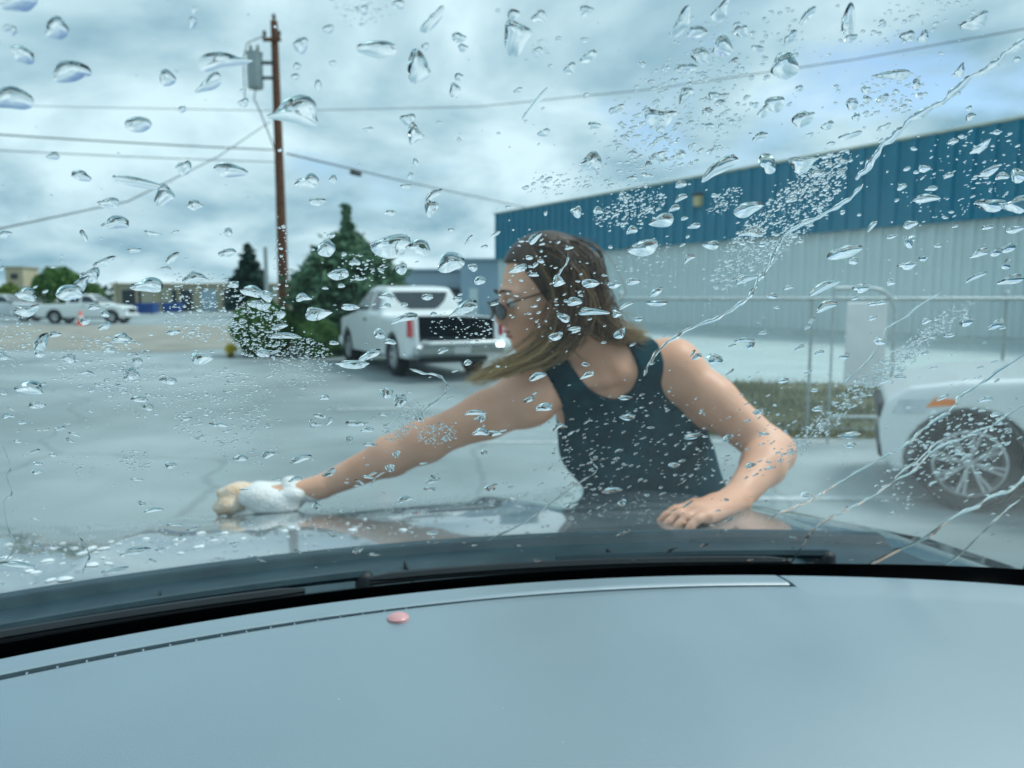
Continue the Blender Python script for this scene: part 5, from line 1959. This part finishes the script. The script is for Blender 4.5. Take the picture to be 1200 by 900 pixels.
# big and medium drops: x, y, width, height (photo pixels), tilt in degrees (negative = rises to the right)
DROPS = [
 (20,3,50,18,0),(66,34,27,25,15),(26,63,31,17,20),(85,85,45,24,0),(10,117,52,26,-5),(16,36,9,10,0),(196,92,21,17,0),(262,72,58,20,-3),(244,98,36,14,-38),
 (285,120,12,10,0),(213,128,9,8,0),(226,26,10,13,0),(228,12,8,8,0),(163,145,32,17,0),(62,183,16,8,0),(94,206,22,12,5),(270,200,38,16,12),(215,196,20,14,-25),
 (163,214,70,10,12),(193,229,24,22,38),(345,133,64,28,3),(352,53,18,18,0),(441,57,41,22,-3),(506,24,40,12,-52),(491,80,28,34,0),(487,158,19,20,0),(478,140,16,16,0),
 (533,105,14,14,0),(538,90,10,10,0),(348,78,9,9,0),(346,90,9,8,0),(373,100,8,13,0),(390,74,8,8,0),(498,54,9,8,0),(360,213,29,14,-8),(390,210,10,9,0),(487,190,7,10,0),
 (481,206,8,8,0),(476,218,13,6,0),(538,44,16,12,15),(543,56,12,9,0),(467,5,14,12,0),(424,11,14,12,0),(385,34,14,10,-20),
 (606,42,32,36,-10),(602,18,14,16,0),(632,20,16,14,0),(688,12,16,12,0),(797,28,38,15,-62),(818,38,23,14,-5),(845,12,30,14,-58),(846,55,24,22,-30),(868,37,17,14,-25),
 (821,66,21,18,0),(888,57,14,9,0),(690,66,22,11,-38),(668,80,16,11,-35),(630,60,13,9,0),(627,121,42,7,-52),(637,155,15,8,-25),(692,191,27,20,-5),(696,147,15,9,10),(722,128,18,9,-32),
 (775,138,33,23,-8),(803,113,26,10,-50),(837,112,13,10,0),(844,121,12,9,0),(829,131,13,9,0),(830,148,14,8,-20),(843,197,46,15,-36),(890,160,17,10,-22),(858,143,8,7,0),(899,192,18,24,-35),
 (772,182,17,9,-15),(796,182,15,10,-15),(741,209,12,6,0),(716,217,9,5,0),(643,210,11,6,-20),(616,220,10,5,-20),(895,130,18,10,-52),(798,216,14,8,-10),(805,80,24,10,-3),
 (919,77,31,30,-20),(909,121,24,17,-30),(942,139,28,16,-32),(994,26,16,38,4),(997,45,16,9,-30),(1143,25,34,16,-30),(1046,88,40,11,-4),(1074,99,10,12,0),(947,18,26,9,-50),(926,44,20,10,-55),
 (936,104,11,7,-15),(1125,82,18,9,-55),(1063,42,17,12,-15),(1082,43,16,11,-45),(998,122,15,12,0),(1015,105,12,9,0),(1034,115,17,8,-30),(1016,116,11,7,0),(1050,107,8,6,0),(1059,125,10,6,-20),
 (1003,137,10,10,0),(1037,148,15,6,-18),(969,147,17,8,-30),(997,158,25,8,-15),(974,168,11,5,-15),(1138,137,13,8,-25),(941,191,33,17,-14),(957,203,14,9,-10),(1083,197,13,9,10),
 (1150,172,26,8,-36),(1160,200,28,8,-28),(1174,207,17,8,-15),(1116,166,13,6,-20),(1111,206,12,6,-30),(1057,219,13,6,-25),(1193,206,16,18,-20),(1091,221,14,6,-10),(1168,155,10,6,-20),(1063,198,9,5,-20),
 (127,238,25,12,0),(136,262,33,14,0),(228,240,17,12,0),(7,274,15,8,0),(98,276,14,7,60),(180,274,22,5,12),(205,272,11,4,-20),(157,293,14,6,0),(267,272,11,10,0),(267,296,19,11,-8),
 (202,302,20,8,-38),(193,315,15,5,0),(173,335,37,16,2),(230,326,27,12,-2),(122,307,30,8,-22),(106,322,24,15,-10),(80,343,31,18,-3),(96,332,22,13,-45),(30,345,25,14,5),(33,363,28,13,-18),
 (110,360,14,7,0),(100,376,15,7,0),(123,368,12,7,10),(123,382,15,8,-20),(142,397,25,10,-10),(203,389,17,6,0),(224,389,10,5,0),(48,400,24,14,-50),(46,414,14,8,20),(65,392,15,6,-5),
 (81,420,17,10,0),(128,411,14,6,0),(102,437,17,6,0),(154,439,21,15,-18),(165,415,13,5,-18),(160,423,14,8,0),(237,420,24,13,0),(4,418,13,9,0),(197,446,24,9,5),(295,342,26,13,12),(273,334,14,7,0),(298,356,18,8,0),
 (372,236,19,9,3),(505,243,15,19,10),(507,229,24,8,-38),(456,288,48,24,-6),(490,290,27,18,0),(528,308,31,22,-5),(382,291,21,18,0),(388,276,9,7,0),(396,321,24,12,2),(416,308,13,7,0),
 (403,298,7,5,0),(470,315,13,13,0),(554,313,11,9,0),(562,329,14,9,-15),(544,362,34,12,-20),(475,373,32,8,-20),(356,349,17,9,0),(373,367,31,13,0),(410,360,21,7,0),(400,335,9,5,-15),(421,327,12,4,0),
 (308,346,24,10,22),(308,358,19,8,0),(328,368,12,9,20),(328,383,19,6,-12),(334,394,42,6,0),(308,414,19,9,10),(391,402,12,5,0),(413,427,42,8,0),(433,416,26,9,-25),(445,391,14,11,20),(457,401,14,6,0),
 (453,348,19,8,5),(452,359,14,6,0),(474,357,9,5,0),(501,348,14,7,0),(508,368,9,5,0),(536,351,11,6,0),(519,411,13,6,-22),(548,425,10,7,-35),(581,274,13,5,-30),(549,281,15,4,-50),(568,289,8,5,0),(458,249,12,7,0),
 (627,279,20,8,-40),(607,315,24,7,-22),(620,302,9,6,0),(634,306,9,5,0),(625,322,13,5,0),(655,330,14,12,0),(692,332,19,10,0),(720,334,15,7,0),(742,330,16,8,-10),(673,354,19,9,0),(695,366,32,8,0),
 (723,368,11,8,0),(734,358,18,4,-26),(769,355,23,7,0),(769,342,16,8,-35),(748,374,10,6,0),(753,291,34,18,-8),(775,259,28,15,-16),(740,270,13,9,-25),(675,248,13,12,0),(701,247,12,8,0),(760,245,10,5,-25),
 (798,232,15,7,-30),(790,244,13,7,-25),(802,256,10,4,-10),(813,265,15,6,-15),(833,287,20,9,0),(807,303,16,7,-42),(800,287,9,3,-30),(877,244,33,15,-14),(880,273,28,10,-5),(893,287,10,6,0),(876,327,30,7,-14),
 (651,394,16,9,-20),(660,372,18,8,30),(727,390,16,9,-40),(675,388,12,4,-15),(686,427,10,5,0),(688,440,20,6,-25),(630,441,24,8,-15),(838,420,18,12,0),(817,418,13,6,-25),(873,399,24,5,-5),(880,404,12,7,-40),
 (1086,233,28,10,-4),(1161,240,34,14,-8),(1190,240,30,16,-15),(1067,263,17,9,-15),(1066,282,16,12,-50),(990,295,40,14,-12),(1000,306,12,8,-20),(1063,311,21,9,-12),(967,336,40,9,-22),(1010,337,21,10,-15),
 (968,359,26,10,-30),(1002,349,11,5,-20),(1044,331,11,7,-30),(1022,265,18,5,-50),(1099,288,10,5,0),(1082,302,12,6,0),(1157,266,14,6,-10),(1148,297,24,8,-18),(1183,290,20,9,-30),(1167,296,15,7,-25),
 (1179,310,14,9,-42),(1190,269,20,8,-10),(1185,328,34,9,-14),(1143,325,28,5,-25),(1133,377,19,9,-20),(1167,380,20,8,-35),(1031,400,16,7,-10),(1022,373,11,5,-20),(1033,355,13,5,-8),(905,347,13,6,0),
 (924,337,12,5,-10),(937,407,12,5,-25),(960,413,12,5,-20),(990,417,13,6,-20),(1086,376,13,6,-10),(918,446,15,6,-15),(1037,447,19,5,-10),(1055,442,14,5,0),(1082,414,14,5,-20),(1113,393,14,5,-10),
 (35,455,40,15,3),(44,474,23,8,0),(163,468,21,8,0),(173,477,16,8,5),(10,488,15,6,0),(26,495,11,5,0),(4,460,11,6,0),(107,457,8,6,0),(70,502,12,5,-15),(82,516,12,4,30),(40,529,17,4,-20),(62,533,11,4,0),
 (44,543,11,5,0),(43,553,14,6,0),(199,545,17,7,0),(282,537,19,8,0),(256,498,24,5,6),(218,491,15,4,-10),(166,590,12,5,15),(180,598,24,5,-8),(161,562,15,3,5),(158,646,42,7,-10),(135,668,36,5,-12),
 (187,644,14,4,-5),(212,630,10,5,-30),(225,620,13,4,-14),(205,615,19,3,0),(20,662,46,6,4),(453,460,18,12,5),(469,470,18,14,-15),(490,489,13,10,-15),(418,496,32,6,0),(430,504,19,6,-6),(410,514,11,7,-25),
 (375,487,17,6,0),(370,496,18,7,12),(380,466,14,6,-12),(386,494,14,6,-45),(352,538,26,9,-16),(314,533,19,8,-12),(346,562,17,6,-10),(386,554,20,7,-25),(434,521,18,4,0),(464,532,10,8,0),(457,548,13,9,0),
 (556,484,30,6,-4),(564,490,12,9,-40),(563,507,21,9,-5),(580,508,22,6,-3),(508,563,19,6,-16),(475,585,21,7,-10),(504,573,17,4,-5),(576,571,19,7,-16),(567,530,11,5,0),(371,593,12,9,0),(390,627,13,5,0),
 (420,645,15,6,-20),(637,478,24,9,-10),(620,468,17,6,-20),(735,489,22,6,-3),(812,511,26,6,-8),(717,575,26,6,-8),(729,589,11,8,-15),(790,545,15,6,-3),(654,500,18,6,-25),(890,482,17,6,-15),(853,513,16,7,-30),
 (670,592,17,5,-15),(733,466,19,5,0),(958,479,14,6,-15),(995,510,28,7,-8),(996,522,16,6,-5),(945,580,17,6,5),(1155,468,20,6,-15),(1105,466,18,4,-22),(1167,486,15,5,-10),(880,545,14,6,-10),
]
# rivulets: width in pixels, label, points
RIVS = [
 (8.5, 'longest thick rivulet slanting down across the sky onto the blue fascia', [(1240,18),(1200,48),(1180,63),(1163,76),(1140,90),(1118,108),(1098,122),(1070,140),(1055,151),(1040,166),(1025,184),(1012,200),(1003,211)]),
 (5.0, 'rivulet winding from the blue fascia down the grey ribbed wall', [(1012,216),(1000,228),(985,240),(965,252),(940,262),(918,278),(905,300),(897,318),(888,330),(881,342),(876,352)]),
 (6.0, 'broken rivulet running to the bare shoulder of the woman', [(882,345),(868,356),(850,367),(832,377),(805,386),(786,399),(770,413),(760,427),(755,441)]),
 (2.6, 'hair thin rivulet in front of the pipe gate', [(1105,341),(1080,356),(1062,371),(1042,382),(1034,396),(1020,419),(1002,437),(988,450)]),
 (5.0, 'rivulet across the nose of the white parked car', [(1210,410),(1172,434),(1148,450),(1125,465),(1118,477),(1100,490),(1080,505),(1062,521),(1050,529)]),
 (3.4, 'thin rivulet from the car nose towards the hood', [(1050,529),(1030,538),(1010,550),(985,565),(960,580),(943,590),(918,599),(896,610)]),
 (4.2, 'rivulet passing over the hub of the alloy wheel', [(1210,470),(1180,487),(1165,497),(1145,506),(1130,513),(1108,521),(1086,535),(1070,552),(1046,565)]),
 (3.6, 'thin rivulet from the wheel down to the wiper', [(1046,565),(1030,577),(1010,588),(990,600),(970,608),(955,620),(945,632),(930,655),(917,668)]),
 (3.4, 'thin rivulet crossing the tyre edge beside the wheel', [(1108,512),(1094,522),(1078,538),(1060,550),(1048,562)]),
 (5.5, 'bright rivulet below the alloy wheel ending at the glass foot', [(1210,548),(1196,564),(1180,577),(1160,583),(1142,595),(1118,606),(1088,628),(1062,641),(1032,655),(1006,668)]),
 (3.2, 'faint rivulet from the shaded tyre to the glass foot', [(1196,585),(1176,600),(1152,624),(1130,645),(1106,664)]),
 (2.6, 'dark thin rivulet crossing the waist of the black top to the hood', [(694,556),(680,565),(665,575),(648,587),(632,601),(615,612),(598,621),(572,633)]),
 (4.2, 'curling rivulet below the rear bumper of the pickup', [(480,432),(496,437),(512,440),(521,446),(524,455),(516,467),(502,477),(492,486)]),
 (2.6, 'short thin rivulet hanging over the brown hair', [(666,297),(664,308),(657,318),(651,327)]),
 (2.2, 'short crooked rivulet over the front of the black top', [(690,533),(695,543),(700,549),(694,557)]),
 (3.0, 'crooked little rivulet low over the sudsy hood', [(92,628),(100,640),(105,652),(100,662),(97,672)]),
 (2.8, 'wavering rivulet beside the frame edge over the asphalt', [(2,520),(12,545),(8,560),(14,578),(4,590),(10,620),(18,640),(4,660)]),
 (2.4, 'thin rivulet strand over the elbow of the outstretched arm', [(452,553),(440,560),(434,570)]),
]
# fine spray: cx, cy, rx, ry, tilt, count, smallest, largest (pixels), flatness
SPRAY = [
 (800,130,92,62,-35,300,3,8.5,.8),(740,190,60,34,-20,190,2.2,7,.65),(1040,112,48,26,-15,90,3,7,.7),(1065,24,85,24,-15,70,3,8,.75),(880,40,60,50,0,70,3,8,.8),
 (240,360,52,44,0,420,1.6,5,.55),(302,386,34,34,0,420,1.4,4.6,.6),(352,425,38,30,0,480,1.4,4.2,.5),(122,425,58,34,0,380,1.6,6.5,.5),(160,455,50,30,0,150,2,6,.45),(14,398,22,34,0,110,1.6,5,.6),
 (262,478,58,46,0,520,1.6,6,.45),(290,520,45,25,0,120,1.6,5,.4),(160,540,20,12,0,90,1.6,4.5,.5),(92,545,30,12,0,50,1.6,4,.4),(474,494,32,15,-38,320,1.3,3.4,.6),(512,508,24,13,-10,200,1.2,3.2,.7),
 (738,245,44,17,-18,300,1.5,5,.6),(914,262,108,30,-44,1150,1.3,5.2,.6),(960,205,45,18,-35,240,1.5,7,.6),(850,235,24,10,-35,110,1.4,4.2,.6),(1010,455,118,12,-40,520,1.5,6,.5),(1055,425,70,10,-40,260,1.5,6,.5),
 (1110,375,40,10,-35,150,1.5,5,.5),(950,515,50,9,-38,160,1.5,5,.5),(1125,520,62,38,-20,260,2.2,8,.42),(1075,560,60,35,-30,90,2,6,.4),(424,313,30,20,-10,60,1.8,4.5,.6),(422,12,34,18,0,70,2,6,.6),(660,214,46,18,-10,70,2,6,.55),
 (1130,205,75,48,-25,150,2,7,.45),(760,310,50,24,-10,120,1.4,3.6,.6),(540,385,36,22,0,110,1.5,4,.6),(330,310,10,60,0,60,1.6,4,.7),(635,58,12,12,0,30,1.5,4,.7),
 (740,530,100,75,-20,260,2,6.5,.42),(640,330,60,60,-20,90,2,5.5,.55),(860,520,70,50,-25,90,2,6,.42),
]
outl = np.linspace(0, 2 * pi, 22, endpoint=False)


def dome(px_outline, hr_, seed, rings=(0.97, .88, .74, .56, .34, .15)):
    """Closed drop on the glass from a pixel outline. Returns verts (car coords) and faces."""
    rg = random.Random(seed)
    Q = glass_hit(px_outline[:, 0], px_outline[:, 1], GOFF)
    n_ = len(Q)
    c = Q.mean(0)
    nrm = glass_normal(np.array([c[0]]))[0]
    ext = Q - c
    ext -= np.outer(ext @ nrm, nrm)
    u, sg_, vt = np.linalg.svd(ext, full_matrices=False)
    semi = sg_ * sqrt(2 / n_)
    H = hr_ * (semi[1] * .75 + semi[0] * .10)
    down = np.array([0, cos(math.atan(TR)), -sin(math.atan(TR))])
    vs = [Q + nrm * 0]
    sk = down * semi[1] * .10
    for k, rho in enumerate(rings):
        h = H * (1 - rho ** 2) ** .95
        wob = 1 + .05 * np.sin(outl[:n_] * 2 + rg.uniform(0, 6)) * (1 - rho)
        vs.append(c + sk * (1 - rho) + (Q - c) * rho + nrm * (h * wob)[:, None])
    V_ = np.concatenate(vs + [np.array([c + sk + nrm * H])])
    fs = []
    nr = len(rings) + 1
    for j in range(nr - 1):
        for i in range(n_):
            i2 = (i + 1) % n_
            fs.append((j * n_ + i, j * n_ + i2, (j + 1) * n_ + i2, (j + 1) * n_ + i))
    ap = nr * n_
    for i in range(n_):
        fs.append(((nr - 1) * n_ + i, (nr - 1) * n_ + (i + 1) % n_, ap))
    b0 = len(V_)
    V_ = np.concatenate([V_, Q])
    fs.append(tuple(b0 + i for i in range(n_ - 1, -1, -1)))
    # orient outwards
    a, b, d = V_[ap], V_[(nr - 1) * n_], V_[(nr - 1) * n_ + 1]
    if np.cross(b - a, d - a) @ nrm < 0:
        fs = [f[::-1] for f in fs]
    return V_, fs, c


def drop_outline(x, y, w, h, ang, seed):
    rg = random.Random(seed)
    a = outl
    kk = 1.7 if w * h > 200 else 1.2
    irr = 1 + kk * rg.uniform(.02, .09) * np.sin(2 * a + rg.uniform(0, 6.3)) + kk * rg.uniform(.02, .08) * np.sin(3 * a + rg.uniform(0, 6.3)) + kk * rg.uniform(0, .04) * np.sin(5 * a + rg.uniform(0, 6.3))
    tp = rg.uniform(-.5, .5)                      # one end fuller than the other
    ex = w / 2 * np.cos(a) * irr
    ey = h / 2 * np.sin(a) * irr * (1 + tp * np.cos(a))
    ey += rg.uniform(-.20, .20) * h * (np.cos(a) ** 2 - .5) * min(2, w / h) * .8
    an = radians(ang)
    return np.stack([x + ex * cos(an) - ey * sin(an), y + ex * sin(an) + ey * cos(an)], 1)


REG = [  # x0, y0, x1, y1, phrase
 (0, 0, 150, 140, 'the upper corner of sky'), (150, 0, 300, 150, 'the sky beside the transformer'), (300, 0, 420, 150, 'the top of the utility pole'),
 (420, 0, 600, 150, 'the open sky above the spruce'), (600, 0, 780, 150, 'the open sky above the woman'), (780, 0, 960, 190, 'the sky above the fascia lamp'), (960, 0, 1200, 185, 'the sky above the long rivulet'),
 (0, 140, 330, 300, 'the sky above the far pickups'), (330, 140, 580, 300, 'the sky around the spruce spire'), (580, 150, 780, 250, 'the sky above the warehouse corner'),
 (0, 300, 165, 385, 'the far parked pickups'), (165, 300, 290, 385, 'the beige storage building'), (290, 300, 400, 440, 'the bushes and the spruce foot'), (400, 330, 590, 440, 'the white pickup'), (400, 290, 590, 330, 'the pale buildings above the pickup'),
 (580, 250, 700, 420, 'the head and hair of the woman'), (700, 180, 960, 280, 'the blue fascia near its lamp'), (960, 170, 1200, 270, 'the blue fascia below the long rivulet'), (700, 280, 900, 410, 'the grey wall beside the hair'),
 (900, 260, 1060, 440, 'the grey wall above the grass'), (1060, 260, 1200, 440, 'the grey wall above the parked car'), (0, 380, 300, 500, 'the ground below the far pickups'),
 (0, 500, 260, 600, 'the bare asphalt beside the wash cloth'), (0, 600, 330, 690, 'the sudsy hood'), (250, 440, 460, 600, 'the outstretched forearm'), (460, 440, 620, 600, 'the upper arm'),
 (620, 410, 840, 610, 'the black tank top'), (840, 410, 960, 610, 'the bent elbow'), (960, 430, 1200, 610, 'the parked white car'), (300, 600, 1200, 690, 'the hood and the wipers'),
]
big = sorted(range(len(DROPS)), key=lambda i: -DROPS[i][2] * DROPS[i][3])
keep = set(big[:300])
info = []
extra = []
for i, (x, y, w, h, ang) in enumerate(DROPS):
    if i not in keep:
        extra.append((x, y, w, h, ang))
        continue
    sz = 'very large' if w * h > 750 else 'large' if w * h > 340 else 'medium sized' if w * h > 150 else 'small'
    asp = w / h
    sh = 'slanting' if ang < -17 and asp > 1.3 else 'thin flat' if asp > 3.2 else 'tall' if asp < .8 else 'long oval' if asp > 1.9 else 'rounded'
    rg_ = next((r[4] for r in REG if r[0] <= x <= r[2] and r[1] <= y <= r[3]), 'the asphalt')
    info.append([i, sz, sh, rg_, x])
ORD = ['first', 'second', 'third', 'fourth', 'fifth', 'sixth', 'seventh', 'eighth', 'ninth', 'tenth']
from collections import defaultdict
grp = defaultdict(list)
for r in info:
    grp[(r[1], r[2], r[3])].append(r)
labels = {}
for key, rs in grp.items():
    rs.sort(key=lambda r: r[4])
    for k, r in enumerate(rs):
        base = f'{key[0]} {key[1]} water drop over {key[2]}'
        if len(rs) > 1:
            base += f', {ORD[min(k, 9)]} along'
        labels[r[0]] = base
for r in info:
    i = r[0]
    x, y, w, h, ang = DROPS[i]
    V_, fs, c = dome(drop_outline(x, y, w * (1.04 if y < 430 else .92), h * (1.06 if y < 430 else .95), ang, i), random.uniform(.46, .66), i)
    cw = to_world(c)
    me = mesh_data('water_drop', (to_world(V_) - cw), fs, M['water'], True)
    me.polygons[len(fs) - 1].use_smooth = False
    o = link('water_drop', me, None, tuple(cw))
    tag(o, labels[i], 'water drop', 'raindrops on the windshield')

# rivulets
for k, (w, label, pts) in enumerate(RIVS):
    w = w * (.85 if pts[0][1] < 330 else .62)
    p = catmull(np.array(pts, float), len(pts) * 7)
    rg = random.Random(k + 50)
    n_ = len(p)
    ph = [rg.uniform(0, 6.3) for _ in range(3)]
    s_ = np.arange(n_)
    jit = .35 * w * (np.sin(s_ * .33 + ph[0]) * .5 + np.sin(s_ * .81 + ph[1]) * .35)
    tg = np.gradient(p, axis=0)
    tg /= np.linalg.norm(tg, axis=1)[:, None]
    nr_ = np.stack([-tg[:, 1], tg[:, 0]], 1)
    p = p + nr_ * jit[:, None]
    wd = w * (1 + .28 * np.sin(s_ * .45 + ph[2]) + .18 * np.sin(s_ * 1.1 + ph[0])) * np.clip(np.minimum(s_ + .5, (n_ - 1 - s_) + 1.0) / 4, .12, 1) / 2
    cross = np.linspace(-1, 1, 7)
    V_ = []
    cpt = glass_hit(p[:, 0], p[:, 1], GOFF)
    nm = glass_normal(cpt[:, 0])
    ee = glass_hit(p[:, 0] + nr_[:, 0] * wd, p[:, 1] + nr_[:, 1] * wd, GOFF)
    half = ee - cpt
    hl = np.linalg.norm(half, axis=1)
    for c_ in cross:
        V_.append(cpt + half * c_ + nm * (hl * .50 * (1 - c_ ** 2) ** .8)[:, None])
    for c_ in (-1, 1):
        V_.append(cpt + half * c_)
    V_ = np.stack(V_, 1).reshape(-1, 3)
    fs = []
    m_ = 9
    for i in range(n_ - 1):
        for j in range(6):
            fs.append((i * m_ + j, i * m_ + j + 1, (i + 1) * m_ + j + 1, (i + 1) * m_ + j))
        fs.append((i * m_ + 8, i * m_ + 7, (i + 1) * m_ + 7, (i + 1) * m_ + 8))
    fs.append(tuple(range(7)))
    fs.append(tuple((n_ - 1) * m_ + j for j in range(6, -1, -1)))
    a, b, d = V_[fs[18][0]], V_[fs[18][1]], V_[fs[18][2]]
    f0 = fs[2]
    if np.cross(V_[f0[1]] - V_[f0[0]], V_[f0[2]] - V_[f0[0]]) @ nm[0] < 0:
        fs = [f[::-1] for f in fs]
    cw = to_world(cpt.mean(0))
    me = mesh_data('rivulet', to_world(V_) - cw, fs, M['water'], True)
    for q_ in range(6, len(fs), 7):
        me.polygons[q_].use_smooth = False
    tag(link('rivulet', me, None, tuple(cw)), label, 'rivulet', 'rivulets on the windshield')

# fine spray and the remaining droplets: one object
sx, sy, sw, shh, sa = [], [], [], [], []
for (cx, cy_, rx, ry, ti, cnt, s0, s1, fl) in SPRAY:
    r = np.sqrt(rng.random(cnt)) * np.where(rng.random(cnt) < .12, 1.25, 1.0)
    a = rng.uniform(0, 2 * pi, cnt)
    x, y = r * rx * np.cos(a), r * ry * np.sin(a)
    t_ = radians(ti)
    sx.append(cx + x * cos(t_) - y * sin(t_))
    sy.append(cy_ + x * sin(t_) + y * cos(t_))
    d = s0 + (s1 - s0) * rng.random(cnt) ** 3.0
    sw.append(d * rng.uniform(.9, 1.5, cnt))
    shh.append(d * fl * rng.uniform(.8, 1.25, cnt))
    sa.append(np.where(sx[-1] > 620, rng.normal(-20, 12, cnt), rng.normal(-3, 10, cnt)))
# loose droplets everywhere
cnt = 1500
x = rng.uniform(-20, 1220, cnt)
y = rng.uniform(-10, 668, cnt)
kp = rng.random(cnt) < np.where(y < 250, np.where(x < 620, .22, .5), np.where(y < 420, .55, 1.0))
x, y = x[kp], y[kp]
d = 1.8 + 6.5 * rng.random(len(x)) ** 3.2
fl = np.interp(y, [0, 250, 450, 660], [.95, .75, .42, .30])
sx.append(x)
sy.append(y)
sw.append(d * rng.uniform(1.0, 1.9, len(x)) * np.interp(y, [0, 400, 660], [.8, 1.0, 1.25]))
shh.append(d * fl)
sa.append(np.where(x > 620, rng.normal(-18, 14, len(x)), rng.normal(-4, 14, len(x))))
if extra:
    e = np.array(extra, float)
    for lst, col in zip((sx, sy, sw, shh, sa), e.T):
        lst.append(col)
sx, sy, sw, shh, sa = (np.concatenate(q_) for q_ in (sx, sy, sw, shh, sa))
C0 = glass_hit(sx, sy, GOFF)
JX = glass_hit(sx + 1, sy, GOFF) - C0
JY = glass_hit(sx, sy + 1, GOFF) - C0
NM = glass_normal(C0[:, 0])
NA = 10
th = np.linspace(0, 2 * pi, NA, endpoint=False)
ca, sa_ = np.cos(np.radians(sa)), np.sin(np.radians(sa))
ph1 = rng.uniform(0, 6.3, len(sx))
irr = 1 + .12 * np.sin(2 * th[None] + ph1[:, None]) + .10 * np.sin(3 * th[None] + 2 * ph1[:, None])
ex = sw[:, None] / 2 * np.cos(th)[None] * irr
ey = shh[:, None] / 2 * np.sin(th)[None] * irr
dx = ex * ca[:, None] - ey * sa_[:, None]
dy = ex * sa_[:, None] + ey * ca[:, None]
rim = dx[..., None] * JX[:, None] + dy[..., None] * JY[:, None]
rl = np.linalg.norm(rim, axis=2)
Hh = (rl.min(1) * .55 + rl.mean(1) * .2) * rng.uniform(.45, .75, len(sx))
lay = [rim]
for rho in (.86, .55):
    lay.append(rim * rho + NM[:, None] * (Hh * (1 - rho ** 2) ** .8)[:, None, None])
apx = (NM * Hh[:, None])[:, None]
VV = np.concatenate(lay + [apx, rim, np.zeros_like(apx)], 1) + C0[:, None]
NVt = VV.shape[1]
fq = []
for j in range(2):
    for i in range(NA):
        i2 = (i + 1) % NA
        fq += [(j * NA + i, j * NA + i2, (j + 1) * NA + i2), (j * NA + i, (j + 1) * NA + i2, (j + 1) * NA + i)]
for i in range(NA):
    i2 = (i + 1) % NA
    fq.append((2 * NA + i, 2 * NA + i2, 3 * NA))
    fq.append((3 * NA + 1 + i2, 3 * NA + 1 + i, 4 * NA + 1))
fq = np.array(fq)
tst = np.cross(VV[0, fq[-2][1]] - VV[0, fq[-2][0]], VV[0, fq[-2][2]] - VV[0, fq[-2][0]]) @ NM[0]
if tst < 0:
    fq = fq[:, ::-1]
FF = (fq[None] + (np.arange(len(sx)) * NVt)[:, None, None]).reshape(-1, 3)
org = to_world(C0.mean(0))
me = fast_mesh('fine_droplets', to_world(VV.reshape(-1, 3)) - org, FF, M['water'], True)
o = link('fine_droplets', me, None, tuple(org))
tag(o, 'fine spray of tiny droplets in patches all over the windshield', 'water spray', kind='stuff')

# water beads and suds on the hood
def hood_domes(name, X_, Y_, r_, m, hr_, label, cat, squash=1.0):
    th = np.linspace(0, 2 * pi, 10, endpoint=False)
    z = hood_z(X_, Y_)
    e = 1e-3
    n_ = np.stack([-(hood_z(X_ + e, Y_) - z) / e, -(hood_z(X_, Y_ + e) - z) / e, np.ones_like(z)], 1)
    n_ /= np.linalg.norm(n_, axis=1)[:, None]
    C_ = np.stack([X_, Y_, z], 1) + n_ * .0006
    t1 = np.cross(n_, [0, 1.0, 0])
    t1 /= np.linalg.norm(t1, axis=1)[:, None]
    t2 = np.cross(n_, t1)
    ph = rng.uniform(0, 6.3, len(X_))
    ir = 1 + .16 * np.sin(2 * th[None] + ph[:, None]) + .12 * np.sin(3 * th[None] - ph[:, None])
    rim = r_[:, None, None] * ir[..., None] * (np.cos(th)[None, :, None] * t1[:, None] + np.sin(th)[None, :, None] * t2[:, None])
    ly = [rim] + [rim * q_ + (n_ * (r_ * hr_ * (1 - q_ ** 2) ** .7)[:, None])[:, None] for q_ in (.86, .5)]
    VV = np.concatenate(ly + [(n_ * (r_ * hr_)[:, None])[:, None], rim, np.zeros((len(X_), 1, 3))], 1) + C_[:, None]
    F1 = fq if (np.cross(VV[0, fq[-2][1]] - VV[0, fq[-2][0]], VV[0, fq[-2][2]] - VV[0, fq[-2][0]]) @ n_[0]) > 0 else fq[:, ::-1]
    FF = (F1[None] + (np.arange(len(X_)) * VV.shape[1])[:, None, None]).reshape(-1, 3)
    org = to_world(C_.mean(0))
    o = link(name, fast_mesh(name, to_world(VV.reshape(-1, 3)) - org, FF, m, True), None, tuple(org))
    return tag(o, label, cat, kind='stuff')


n_ = 2600
X_ = rng.uniform(-.74, .74, n_)
Y_ = rng.uniform(1.19, 2.15, n_)
ok = (np.abs(X_) < hood_half(Y_) * .97) & (Y_ > hood_rear(X_) + .02)
X_, Y_ = X_[ok], Y_[ok]
hood_domes('hood_beads', X_, Y_, .0008 + .0034 * rng.random(len(X_)) ** 3, M['water'], .5, 'small water beads sitting on the wet hood', 'water beads')
n_ = 150
X_ = np.concatenate([rng.normal(-.56, .12, n_), rng.uniform(-.5, .1, 40)])
Y_ = np.concatenate([rng.normal(1.36, .10, n_), rng.normal(1.34, .05, 40)])
ok = (np.abs(X_) < hood_half(Y_) * .97) & (Y_ > hood_rear(X_) + .02)
X_, Y_ = X_[ok], Y_[ok]
hood_domes('suds', X_, Y_, .0015 + .0085 * rng.random(len(X_)) ** 2.5, M['suds'], .35, 'white soap suds spotting the hood beside the wipers', 'suds')
